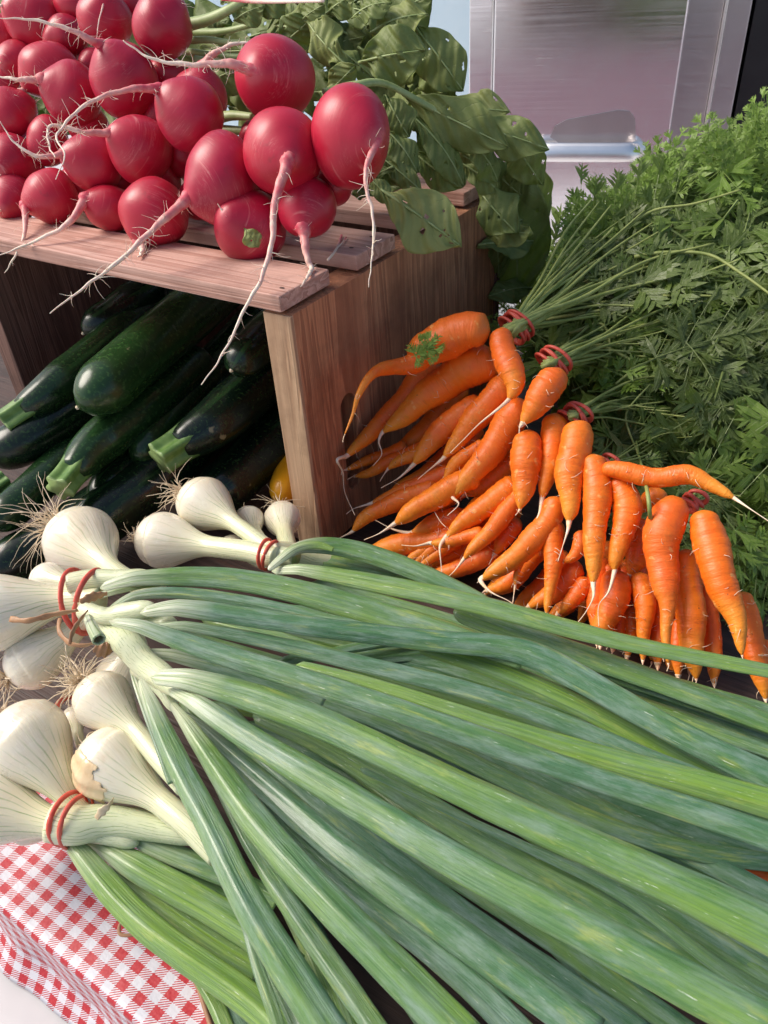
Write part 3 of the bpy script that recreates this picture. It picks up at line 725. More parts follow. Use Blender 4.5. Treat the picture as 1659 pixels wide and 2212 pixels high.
def leaf_px(b, t, wpx, yb=0.2, yt=None, tone=0.0, g='A', roll=0.0, tilt=0.0, margin=0.005, **k):
    yt = yb if yt is None else yt
    def dep(px, py, y): return min(t_plane(px, py, Vector((0, 1, 0)), y), t_crate(px, py)-margin)
    db, dt = dep(*b, yb), dep(*t, yt); B = at_d(*b, db); T = at_d(*t, dt)
    toc = (CAM-(B+T)/2).normalized(); X = (T-B).normalized()
    N = (toc*0.8+Vector((0, 0, 0.35))); N = Matrix.Rotation(roll, 3, X) @ N
    o, mp, wr = blade('leaf', B, T, wpx*0.5*(db+dt)/FPX, M_RLEAF, RB[g], N, tone, **k)
    tube('midrib', mp, wr, wr, M_PETI, o, around=6)
    return o
def petiole(pts, w, y, g='A', mat=None):
    P3 = [list(at_d(px, py, min(t_plane(px, py, Vector((0, 1, 0)), yy), t_crate(px, py)-0.004))) for (px, py), yy in zip(pts, y)]
    n = 24; P = catmull(P3, n); d = (Vector(P3[0])-CAM).length
    W = [w*d/FPX*0.5*(1.1-0.5*i/n) for i in range(n)]
    tube('petiole', P, W, [q*0.75 for q in W], mat or M_PETI, RB[g], around=10, ridges=5, ramp=0.05)
LP = leaf_px
# back layer: random fill of the bunch's foliage
def top_y(x):
    return float(np.interp(x, [380, 900, 950, 1000, 1060, 1120, 1175], [-40, -20, 60, 200, 235, 290, 345]))
def bot_y(x):
    return float(np.interp(x, [380, 700, 850, 1050, 1070, 1150], [240, 330, 400, 400, 600, 590]))
for i in range(34):
    x = LEAF_RNG.uniform(-20, 880); y = LEAF_RNG.uniform(-20, 250); a = LEAF_RNG.uniform(-0.6, 0.9); Lp = LEAF_RNG.uniform(110, 180)
    LP((x-0.5*Lp*math.cos(a), y-0.5*Lp*math.sin(a)), (x+0.5*Lp*math.cos(a), y+0.5*Lp*math.sin(a)), LEAF_RNG.uniform(90, 140), 0.235, 0.245, LEAF_RNG.uniform(0, 0.3), LEAF_RNG.choice('BCD'), roll=LEAF_RNG.uniform(-0.4, 0.4), arch=0.05, nu=24, nv=12)
for i in range(60):
    x = LEAF_RNG.uniform(430, 1110); y = LEAF_RNG.uniform(top_y(x)+45, bot_y(x)-35); a = LEAF_RNG.uniform(-0.5, 1.3); Lp = LEAF_RNG.uniform(70, 130)
    b = (x-0.5*Lp*math.cos(a), y-0.5*Lp*math.sin(a)); t = (x+0.5*Lp*math.cos(a), y+0.5*Lp*math.sin(a))
    if t[1] < top_y(min(1170, t[0]))+10: continue
    yy = LEAF_RNG.uniform(0.205, 0.26)
    LP(b, t, LEAF_RNG.uniform(60, 100), yy, yy+LEAF_RNG.uniform(-0.02, 0.02), LEAF_RNG.uniform(0, 0.5), 'A' if x > 700 else LEAF_RNG.choice('BD'), roll=LEAF_RNG.uniform(-0.8, 0.8), arch=LEAF_RNG.uniform(0.02, 0.18), nu=30, nv=16)
LP((775, 135), (918, 108), 118, 0.155, 0.165, 0.25, arch=0.16, roll=0.3, wave=0.14)
LP((748, 142), (664, 46), 84, 0.15, 0.16, 0.55, roll=-0.5, fold=0.5, wave=0.2)
LP((703, 205), (768, 140), 58, 0.14, 0.15, 0.6, roll=0.4)
LP((800, 72), (924, 30), 90, 0.18, 0.19, 0.7, roll=-0.2, wave=0.15)
LP((890, 50), (1000, 196), 105, 0.19, 0.195, 0.45, holes=8, roll=0.15)
LP((950, 250), (1100, 240), 92, 0.205, 0.21, 0.9, holes=2, wave=0.16)
LP((870, 205), (1100, 318), 100, 0.17, 0.19, 0.45, roll=0.35, arch=0.10)
LP((1000, 268), (1186, 322), 84, 0.19, 0.205, 0.4, roll=0.2, wave=0.15)
LP((890, 250), (1002, 402), 74, 0.165, 0.175, 0.15, roll=-0.3)
LP((832, 205), (884, 296), 74, 0.15, 0.15, 0.12, roll=0.3)
LP((838, 284), (902, 374), 66, 0.14, 0.145, 0.2, roll=-0.2)
LP((830, 345), (910, 412), 46, 0.135, 0.14, 0.3, roll=0.2)
LP((890, 325), (1000, 405), 78, 0.165, 0.175, 0.05, roll=0.5)
LP((995, 352), (1078, 414), 56, 0.19, 0.2, 0.4)
LP((1010, 300), (1075, 392), 70, 0.185, 0.2, 0.25, roll=-0.3)
LP((1110, 300), (1118, 640), 150, 0.235, 0.262, 0.32, arch=0.06, fold=0.12, wave=0.08, holes=2)
LP((1062, 320), (1082, 492), 92, 0.215, 0.25, 0.12, arch=0.08)
LP((1135, 305), (1174, 480), 66, 0.24, 0.265, 0.85, wave=0.14)
LP((1090, 280), (1172, 400), 80, 0.21, 0.23, 0.35, roll=0.3)
LP((1150, 622), (1056, 640), 58, 0.262, 0.265, 0.1)
LP((1065, 420), (1078, 600), 70, 0.262, 0.27, 0.0)
LP((822, 410), (996, 532), 128, 0.10, 0.10, 1.0, arch=0.06, holes=8, wave=0.10, margin=0.010, fold=0.12, roll=0.1)
LP((790, 380), (850, 440), 42, 0.11, 0.11, 0.35, margin=0.012)
LP((505, 45), (572, 12), 60, 0.16, 0.17, 0.35); LP((600, 100), (672, 40), 74, 0.165, 0.17, 0.05, roll=0.6)
LP((705, 30), (765, -10), 66, 0.175, 0.18, 0.4); LP((760, 40), (846, 5), 64, 0.175, 0.18, 0.2, roll=-0.4)
LP((545, 25), (620, -10), 70, 0.17, 0.18, 0.3); LP((640, 60), (700, 10), 60, 0.17, 0.17, 0.2)
for (b, t, wq, yy, tn) in (((800, 330), (700, 400), 80, .12, 0), ((850, 360), (760, 420), 70, .13, .1), ((780, 300), (860, 400), 70, .14, .05), ((480, 300), (400, 390), 90, .13, 0), ((540, 320), (440, 420), 80, .12, 0), ((900, 330), (820, 410), 70, .15, .1), ((760, 380), (690, 420), 60, .11, 0.1)):
    LP(b, t, wq, yy, yy, tn, roll=0.4, arch=0.06, margin=0.008)
petiole([(400, 55), (450, 42), (500, 18), (545, -10)], 22, [0.15, 0.155, 0.16, 0.17], 'D')
petiole([(400, 88), (450, 86), (500, 92), (580, 90)], 13, [0.15, 0.155, 0.16, 0.17], 'B')
petiole([(470, 256), (500, 250), (545, 252)], 22, [0.10, 0.10, 0.10], 'B'); petiole([(470, 281), (510, 282), (560, 285)], 20, [0.10, 0.10, 0.10], 'B')
petiole([(395, 110), (460, 118), (530, 122), (610, 110)], 12, [0.15, 0.155, 0.16, 0.18], 'B')
petiole([(420, 130), (500, 140), (560, 150)], 16, [0.14, 0.15, 0.16], 'D'); petiole([(410, 70), (480, 68), (560, 50)], 14, [0.16, 0.165, 0.17], 'D')
petiole([(760, 190), (800, 178), (845, 186), (930, 232), (1040, 290)], 17, [0.11, 0.13, 0.15, 0.17, 0.185], 'A')
petiole([(700, 200), (760, 182), (830, 176)], 14, [0.12, 0.14, 0.15], 'A')
petiole([(480, -4), (560, 3), (700, 2)], 8, [0.10, 0.10, 0.10], 'D', M_TAP)
sc = LP((528, 470), (560, 512), 44, 0.02, 0.02, 0.9, g='A', margin=0.02, nu=20, nv=12)
bpy.data.objects.remove(sc.children[0]) if sc.children else None
def free_scrap(o, name, label):
    loc = root_loc(o.parent); o.data.transform(Matrix.Translation(loc)); o.parent = None; o.name = name
    c = sum((v.co for v in o.data.vertices), Vector())/len(o.data.vertices); o.data.transform(Matrix.Translation(-c)); o.location = c
    tagm(o, label, 'leaf scrap')
# lay the torn scrap on its radish
dS = d_rad(541, 490, 0.012)-78*0.43/FPX-0.003
mm = sc.data; cen = sum((v.co for v in mm.vertices), Vector())/len(mm.vertices)+root_loc(sc.parent)
tgt = at_d(543, 512, dS); mm.transform(Matrix.Translation(tgt-cen))
free_scrap(sc, 'leaf_scrap', 'torn scrap of green leaf stuck on the lowest radish at the slat gap')

# dry rootlet lying on the second slat
P3 = [list(at_d(x, y, t_crate(x, y)-0.001)) for x, y in ((738, 508), (730, 530), (722, 545), (708, 562))]
P3b = [list(at_d(x, y, t_crate(x, y)-0.001)) for x, y in ((748, 512), (738, 526), (726, 538))]
o = multi('root_scrap', [tube_data(catmull(P3, 16), [0.0007]*16, [0.0006]*16, around=6), tube_data(catmull(P3b, 10), [0.0004]*10, [0.0004]*10, around=6)], M_TAP)
tagm(o, 'thin forked pink rootlet lying on the second slat of the crate', 'root scrap')

# ------------------------------------------------------------------ zucchinis in the crate
GZ = 'zucchinis stacked inside the crate'
def zucchini(label, pts, z0, z1, r, stem=None, tone=0.3, tip=False, mat=None, name='zucchini', cat='zucchini', rs=None):
    """pts in picture order from the near end into the crate; heights z0..z1"""
    n = len(pts); P3 = []
    for i, (x, y) in enumerate(pts):
        z = z0+(z1-z0)*i/(n-1); t = t_z(x, y, z); P3.append(list(at_d(x, y, t)))
    base = Vector(P3[0]); T = thing(name, label, cat, GZ if name == 'zucchini' else None, (base.x, base.y, 0))
    P = catmull(P3, 48); d0 = (base-CAM).dot(CF); R0 = r*d0/FPX
    L = np.concatenate([[0], np.cumsum(np.linalg.norm(np.diff(P, axis=0), axis=1))])
    # extend the far end well into the crate at constant thickness
    W = []
    for i in range(48):
        s = L[i]/(R0*1.3)
        if stem: w = R0*(0.58+0.42*min(1, s/1.9)**0.7) if s < 1.9 else R0
        else: w = R0*math.sqrt(max(0.0, 1-(1-min(1, s))**2))*(0.9+0.1*min(1, s/3)); w = max(w, R0*0.08)
        e = (L[-1]-L[i])/R0
        w *= math.sqrt(max(0.02, 1-(1-min(1, e))**2))
        W.append(w*(1+0.02*math.sin(i*0.3)))
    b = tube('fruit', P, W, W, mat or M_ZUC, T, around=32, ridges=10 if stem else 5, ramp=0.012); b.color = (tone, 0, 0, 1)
    dirn = Vector(P[0]-P[2]).normalized()
    if stem:
        SP = [list(Vector(P[3])), list(Vector(P[0])), list(Vector(P[0])+dirn*stem*0.5*d0/FPX), list(Vector(P[0])+dirn*stem*d0/FPX)]
        n2 = 18; SPp = catmull(SP, n2)[::-1]; SW = [R0*(0.60-0.10*math.sin(math.pi*(0.1+i/n2))+0.16*(i/n2)**2) for i in range(n2)]
        SW = [R0*(0.50+0.06*(1-i/n2)**2*1.0+0.14*(i/n2)**2) for i in range(n2)]
        tube('stem', SPp, SW, SW, M_ZSTEM, b, around=60, ridges=5, ramp=0.19, phase=tone*9)
    else:
        V = [list(Vector(P[0])+dirn*0.0012), list(Vector(P[1]))]; tube('blossom_scar', catmull(V, 5), [R0*0.05, R0*0.08, R0*0.10, R0*0.11, R0*0.11], [R0*0.07]*5, M_ROOT, b, around=10)
    return T
Z = zucchini
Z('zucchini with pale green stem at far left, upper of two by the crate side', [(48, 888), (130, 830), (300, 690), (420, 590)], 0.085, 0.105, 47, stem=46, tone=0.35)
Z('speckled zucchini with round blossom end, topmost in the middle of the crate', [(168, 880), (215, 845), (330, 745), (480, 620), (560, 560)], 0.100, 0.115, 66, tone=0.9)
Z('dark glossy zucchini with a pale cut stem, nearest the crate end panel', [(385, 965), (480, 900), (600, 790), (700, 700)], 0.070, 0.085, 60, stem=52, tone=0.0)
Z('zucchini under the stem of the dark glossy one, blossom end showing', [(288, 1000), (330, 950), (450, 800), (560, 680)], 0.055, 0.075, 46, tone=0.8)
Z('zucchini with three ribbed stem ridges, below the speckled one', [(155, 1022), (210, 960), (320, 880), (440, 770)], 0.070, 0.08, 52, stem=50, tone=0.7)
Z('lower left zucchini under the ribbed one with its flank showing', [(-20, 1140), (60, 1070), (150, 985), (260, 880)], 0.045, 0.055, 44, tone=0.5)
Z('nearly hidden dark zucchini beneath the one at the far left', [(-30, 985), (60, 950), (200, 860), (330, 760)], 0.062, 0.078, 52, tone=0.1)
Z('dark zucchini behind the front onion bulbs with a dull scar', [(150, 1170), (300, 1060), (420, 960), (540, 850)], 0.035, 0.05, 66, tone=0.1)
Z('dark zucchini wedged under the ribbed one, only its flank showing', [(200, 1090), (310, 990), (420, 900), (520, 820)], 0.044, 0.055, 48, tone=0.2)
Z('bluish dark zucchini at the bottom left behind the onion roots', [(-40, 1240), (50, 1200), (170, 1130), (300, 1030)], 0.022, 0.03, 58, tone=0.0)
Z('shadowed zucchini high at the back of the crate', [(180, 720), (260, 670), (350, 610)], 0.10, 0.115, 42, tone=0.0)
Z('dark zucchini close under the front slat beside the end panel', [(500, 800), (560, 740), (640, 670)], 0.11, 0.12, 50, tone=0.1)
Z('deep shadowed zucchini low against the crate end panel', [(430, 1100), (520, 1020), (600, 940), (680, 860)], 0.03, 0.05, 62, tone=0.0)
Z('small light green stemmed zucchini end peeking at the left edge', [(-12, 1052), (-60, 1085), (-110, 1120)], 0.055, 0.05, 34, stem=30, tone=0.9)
Z('bit of yellow orange squash between the dark zucchinis and the crate end panel', [(604, 1082), (626, 1010), (650, 935)], 0.026, 0.036, 34, mat=M_YEL, name='yellow_squash', cat='squash')

# ------------------------------------------------------------------ carrots
CN = Vector((0, 1, -1.2)); CC = -0.03
def d_car(px, py, dep=0.0, rpx=0):
    t = min(t_plane(px, py, CN, CC), t_z(px, py, 0.007))
    q = ray(px, py)
    if q.x < 0: t = min(t, (0.010-CAM.x)/q.x)
    return t+dep
GC = 'bunches of carrots stacked beside the crate'
CB = {k: thing('carrot_bunch', l, 'carrots', GC, loc) for k, l, loc in (
    ('A', 'topmost carrot bunch against the crate end panel, with a thick bent carrot on top', (0.07, 0.13, 0)),
    ('B', 'second carrot bunch from the top, with a short blunt carrot under its red band', (0.10, 0.12, 0)),
    ('C', 'middle carrot bunch below the second red band, narrow carrots hanging straight down', (0.125, 0.10, 0)),
    ('D', 'fourth carrot bunch, with one carrot pointing right over the green tops', (0.15, 0.085, 0)),
    ('E', 'lowest carrot bunch at the right, with wide carrots hanging to the table', (0.20, 0.07, 0)))}
def z4(x, y): return 663.6+x*0.6, 630.4+y*0.6
def carrot(g, pts, tail=None, dep=0.0, w_end=None):
    """pts: (x, y, width) in the z4 crop"""
    Q = []
    for (x, y, w_) in pts:
        px, py = z4(x, y); Q.append((px, py, w_*0.6))
    P3 = []; W = []
    for i, (px, py, w_) in enumerate(Q):
        d = d_car(px, py, dep); r = w_*d/FPX*0.5; W.append(r); P3.append(list(at_d(px, py, d))+[r])
    n = 50; C = catmull(P3, n); P = C[:, :3]; Wn = C[:, 3].copy()
    L = np.concatenate([[0], np.cumsum(np.linalg.norm(np.diff(P, axis=0), axis=1))])
    seed = RNG.random()*50
    for i in range(n):
        s = L[i]/max(W[0], 1e-4); e = (L[-1]-L[i])/max(W[-1]*1.0, 1e-4)
        if s < 0.7: Wn[i] *= math.sqrt(max(0.08, 1-(1-s/0.7)**2))
        if e < 2.6: Wn[i] *= max(0.05, 1-(1-e/2.6)**2)**0.62
        t = i/(n-1); Wn[i] *= 0.98-0.30*t**2.2
        Wn[i] *= 1+0.02*math.sin(L[i]*900+seed)+0.035*math.sin(L[i]*260+seed*2)+0.014*math.sin(L[i]*1900+seed)
        P[i] = P[i]+np.array((math.sin(L[i]*170+seed), math.cos(L[i]*140+seed), math.sin(L[i]*200+seed*3)))*Wn[i]*0.07
    Wn = np.maximum(Wn, 0.0003)
    V, F, U, U2 = tube_data(P, Wn, Wn*0.96, around=22)
    body = mesh_obj('carrot', V, F, M_CARROT, CB[g], U, U2)
    ds = []
    if not tail and len(pts) > 2:
        dx, dy = pts[-1][0]-pts[-2][0], pts[-1][1]-pts[-2][1]; l_ = math.hypot(dx, dy)+1e-6; k_ = RNG.uniform(14, 34)
        tail = [(pts[-1][0]+dx/l_*k_*0.5, pts[-1][1]+dy/l_*k_*0.5), (pts[-1][0]+dx/l_*k_+RNG.gauss(0, 8), pts[-1][1]+dy/l_*k_+8)]
    if tail:
        TT = [list(P[-4]), list(P[-1])]
        for k, (x, y) in enumerate(tail):
            px, py = z4(x, y); TT.append(list(at_d(px, py, d_car(px, py, dep-0.004))))
        m = 10*len(TT); TP = catmull(TT, m); r0 = min(W[-1]*0.45, 0.0015)
        TW = [max(0.00024, r0*(1-(i/m))**2.4+0.0004*(1-i/m)) for i in range(m)]
        ds.append(tube_data(TP, TW, TW, around=7))
    for _ in range(9):
        i = RNG.randrange(4, n-4); a = RNG.uniform(-1.2, 1.2)
        toc = np.array(CAM)-P[i]; toc /= np.linalg.norm(toc); T_ = P[i+1]-P[i-1]; T_ /= np.linalg.norm(T_)
        s_ = np.cross(T_, toc); dr = toc*math.cos(a)+s_*math.sin(a)
        ds.append(hair(P[i]+dr*Wn[i]*0.97, dr*0.5+s_*RNG.choice((-1, 1))+T_*RNG.gauss(0, 0.6), RNG.uniform(0.002, 0.007), 0.00016, curl=1.0))
    multi('rootlets', ds, M_WHISK, body)['kind'] = 'stuff'
    return body
K = carrot
# hidden mass first (deeper), then the visible layers
for g, pts in (('A', [(560, 330, 90), (400, 520, 80), (240, 640, 40)]), ('A', [(620, 470, 90), (480, 620, 80), (300, 720, 45)]), ('B', [(800, 620, 100), (640, 760, 90), (470, 900, 50)]),
               ('B', [(760, 760, 90), (600, 900, 90), (420, 990, 60)]), ('C', [(900, 820, 90), (800, 950, 90), (640, 1090, 60)]), ('C', [(940, 940, 90), (850, 1060, 90), (740, 1140, 70)]),
               ('D', [(1090, 900, 100), (1040, 1060, 90), (980, 1200, 70)]), ('D', [(1160, 960, 90), (1130, 1120, 90), (1100, 1260, 60)]), ('E', [(1290, 960, 100), (1270, 1140, 90), (1240, 1330, 70)]),
               ('E', [(1400, 980, 100), (1400, 1180, 90), (1390, 1360, 70)]), ('D', [(1220, 900, 90), (1190, 1040, 80), (1180, 1180, 60)]), ('B', [(700, 560, 100), (560, 700, 90), (400, 800, 60)]),
               ('C', [(700, 900, 80), (560, 980, 80), (420, 1030, 60)]), ('D', [(1000, 1060, 70), (930, 1130, 70), (860, 1190, 50)]), ('E', [(1330, 1150, 90), (1320, 1280, 80), (1310, 1390, 60)])):
    K(g, pts, None, 0.030)
for i in range(12):
    x = RNG.uniform(1020, 1460); y = 930+(x-1000)*0.28+RNG.uniform(-20, 30); w_ = RNG.uniform(62, 88); l_ = RNG.uniform(250, 330)
    K('D' if x < 1230 else 'E', [(x+10, y, w_), (x+RNG.uniform(-15, 10), y+l_*0.5, w_*0.95), (x-12+RNG.uniform(-20, 20), y+l_, w_*0.5)], None, RNG.uniform(0.008, 0.022))
for i in range(8):
    x = RNG.uniform(420, 900); y = 820+(x-420)*0.15; w_ = RNG.uniform(60, 84)
    K('B' if x < 650 else 'C', [(x+90, y-40, w_), (x, y+60, w_), (x-120, y+150, w_*0.5)], None, RNG.uniform(0.016, 0.026))
K('A', [(480, 262, 90), (400, 330, 95), (300, 440, 85), (200, 535, 62), (140, 592, 38)], [(108, 606), (128, 650), (135, 720), (172, 805)], 0.006)
K('A', [(620, 420, 70), (430, 560, 60), (330, 610, 50), (290, 640, 30)], [(275, 660), (262, 682)], 0.010)
K('A', [(430, 560, 60), (300, 610, 55), (230, 650, 45), (170, 664, 30)], None, 0.016)
K('A', [(360, 560, 60), (240, 600, 45), (140, 640, 28)], None, 0.020)
K('A', [(640, 400, 100), (520, 470, 100), (430, 560, 85), (380, 625, 40)], [(330, 670), (266, 706)], 0.004)
K('A', [(730, 320, 110), (640, 420, 110), (560, 510, 88), (490, 600, 42)], [(440, 640), (398, 675)], 0.0)
K('A', [(690, 235, 120), (620, 262, 148), (500, 320, 138), (380, 420, 104), (270, 508, 52)], [(258, 540), (268, 585), (236, 628)], -0.004)
K('A', [(655, 140, 110), (600, 140, 135), (500, 165, 150), (425, 215, 132), (385, 258, 84), (300, 272, 62), (230, 300, 42), (185, 370, 28), (165, 440, 16), (136, 512, 7)], None, -0.030)
K('A', [(690, 140, 74), (700, 190, 92), (735, 280, 104), (745, 340, 88), (722, 392, 30)], [(690, 420), (620, 475), (560, 535), (515, 580)], -0.024)
K('B', [(905, 275, 82), (880, 320, 118), (840, 390, 112), (790, 450, 88), (770, 482, 62)], None, -0.022)
K('B', [(790, 400, 110), (720, 480, 118), (650, 590, 108), (570, 680, 88), (522, 738, 58)], [(545, 765), (505, 806)], -0.004)
K('B', [(640, 540, 50), (540, 620, 62), (490, 680, 34)], [(468, 700), (445, 755), (475, 820), (500, 848)], 0.004)
K('B', [(790, 500, 100), (792, 600, 118), (778, 700, 104), (765, 785, 74)], [(750, 805)], -0.012)
K('B', [(760, 600, 90), (640, 690, 92), (560, 735, 70)], None, 0.014)
K('B', [(620, 660, 80), (500, 715, 95), (380, 790, 84), (310, 838, 40)], [(260, 870), (205, 893)], -0.002)
K('B', [(520, 650, 70), (380, 700, 60), (230, 762, 36)], [(170, 780), (140, 800)], 0.014)
K('B', [(480, 700, 80), (330, 750, 76), (215, 810, 64), (160, 865, 34)], [(120, 885), (90, 902)], 0.014)
K('B', [(760, 680, 90), (660, 760, 92), (560, 830, 74), (495, 890, 42)], [(478, 920), (482, 980), (485, 1030)], 0.002)
K('B', [(560, 800, 80), (450, 840, 76), (370, 870, 50)], [(310, 855), (245, 822)], 0.014)
K('C', [(900, 440, 86), (885, 540, 96), (865, 660, 78), (845, 750, 40)], [(835, 800), (810, 850), (786, 908)], -0.006)
K('C', [(968, 470, 92), (965, 560, 122), (945, 680, 112), (945, 780, 82), (942, 835, 44)], [(938, 860), (922, 910), (903, 970)], -0.018)
K('C', [(770, 720, 60), (690, 830, 72), (610, 910, 60), (562, 965, 32)], [(530, 1005), (498, 1036)], 0.0)
K('C', [(895, 740, 76), (870, 820, 92), (800, 910, 98), (710, 980, 84), (625, 1040, 46)], [(660, 1080), (720, 1110), (752, 1132)], -0.006)
K('C', [(760, 820, 60), (710, 890, 70), (672, 950, 42)], None, 0.012)
K('C', [(560, 890, 90), (400, 900, 92), (270, 925, 100), (215, 930, 84)], None, 0.018)
K('C', [(640, 870, 60), (500, 900, 50), (440, 905, 30)], [(390, 915), (340, 912)], 0.004)
K('C', [(700, 930, 70), (560, 990, 74), (430, 1030, 50)], None, 0.018)
K('C', [(840, 920, 80), (730, 1040, 80), (640, 1080, 66)], None, 0.016)
K('C', [(885, 820, 70), (885, 950, 76), (875, 1060, 52), (862, 1160, 34)], None, -0.004)
K('D', [(1030, 585, 80), (1040, 680, 108), (1040, 820, 100), (1030, 960, 82), (1030, 1055, 46)], [(1030, 1100), (1005, 1150), (975, 1190)], -0.016)
K('D', [(1115, 670, 84), (1148, 760, 106), (1140, 860, 96), (1110, 960, 68), (1105, 1010, 34)], [(1085, 1080), (1050, 1130), (1050, 1205)], -0.012)
K('D', [(1060, 640, 50), (1110, 640, 66), (1250, 668, 78), (1370, 660, 80), (1450, 690, 68), (1540, 745, 34)], [(1600, 785), (1665, 828)], -0.020)
K('D', [(1290, 720, 80), (1230, 760, 86), (1190, 800, 60)], None, 0.006)
K('D', [(1210, 820, 90), (1190, 940, 108), (1160, 1030, 80)], None, 0.006)
K('D', [(980, 860, 50), (985, 900, 60), (960, 950, 50), (915, 975, 22)], None, -0.002)
K('D', [(985, 980, 80), (900, 1070, 86), (790, 1140, 60)], None, 0.008)
K('D', [(1010, 1030, 60), (960, 1100, 66), (900, 1165, 44)], None, 0.006)
K('D', [(1110, 1000, 100), (1100, 1120, 112), (1060, 1220, 80), (1055, 1280, 40)], None, 0.0)
K('D', [(1195, 1010, 70), (1215, 1140, 78), (1212, 1240, 54), (1208, 1330, 32)], None, 0.002)
K('D', [(755, 980, 24), (770, 960, 30), (755, 1010, 26), (748, 1060, 16)], [(740, 1120)], 0.0)
K('D', [(1125, 1100, 60), (1120, 1200, 60), (1100, 1290, 40)], None, 0.010)
K('D', [(1165, 1130, 60), (1165, 1220, 60), (1150, 1320, 40)], None, 0.012)
K('E', [(1305, 735, 96), (1305, 800, 138), (1275, 920, 132), (1285, 1050, 108), (1300, 1130, 72), (1290, 1240, 44), (1300, 1340, 38)], None, -0.018)
K('E', [(1425, 790, 88), (1440, 870, 124), (1470, 980, 130), (1510, 1090, 116), (1545, 1190, 86), (1566, 1310, 28)], None, -0.018)
K('E', [(1365, 930, 90), (1370, 1080, 110), (1385, 1240, 110), (1400, 1395, 78)], None, -0.004)
K('E', [(1560, 1080, 70), (1590, 1180, 76), (1620, 1320, 88), (1650, 1470, 70)], None, 0.004)
K('E', [(1430, 1060, 60), (1455, 1200, 72), (1462, 1320, 64), (1466, 1415, 44)], None, 0.006)
K('E', [(1255, 1080, 50), (1265, 1220, 62), (1262, 1350, 56)], None, 0.010)
K('E', [(1335, 1180, 50), (1335, 1300, 56), (1335, 1390, 40)], None, 0.010)
K('E', [(1640, 1250, 60), (1660, 1350, 70), (1690, 1450, 60)], None, 0.010)

def ring_band(c, axis, r1, r2, parent, loops=2, rw=0.0011, spread=0.003, up=None, name='rubber_band', seed=1):
    rg = random.Random(seed); axis = Vector(axis).normalized(); a = axis.orthogonal().normalized()
    toc = (CAM-Vector(c)).normalized(); a = (toc-axis*toc.dot(axis)).normalized(); b = axis.cross(a)
    ds = []
    for k in range(loops):
        off = (k-(loops-1)/2)*spread; tx, ty = rg.uniform(-0.3, 0.3), rg.uniform(-0.3, 0.3)
        P = []
        for i in range(41):
            th = 2*math.pi*i/40; rr = 1+0.03*math.sin(3*th+k*2)
            P.append(np.array(Vector(c)+axis*(off+spread*(0.9*math.sin(th+k*2.4)*0.6)+(tx*math.cos(th)+ty*math.sin(th))*r1*0.5)+a*math.cos(th)*r2*rr+b*math.sin(th)*r1*rr))
        ds.append(tube_data(P, [rw]*41, [rw*0.55]*41, around=8, up=lambda i, P=P: (P[i]-np.array(c)), closed_ends=False))
    o = multi(name, ds, M_BAND, parent); return o

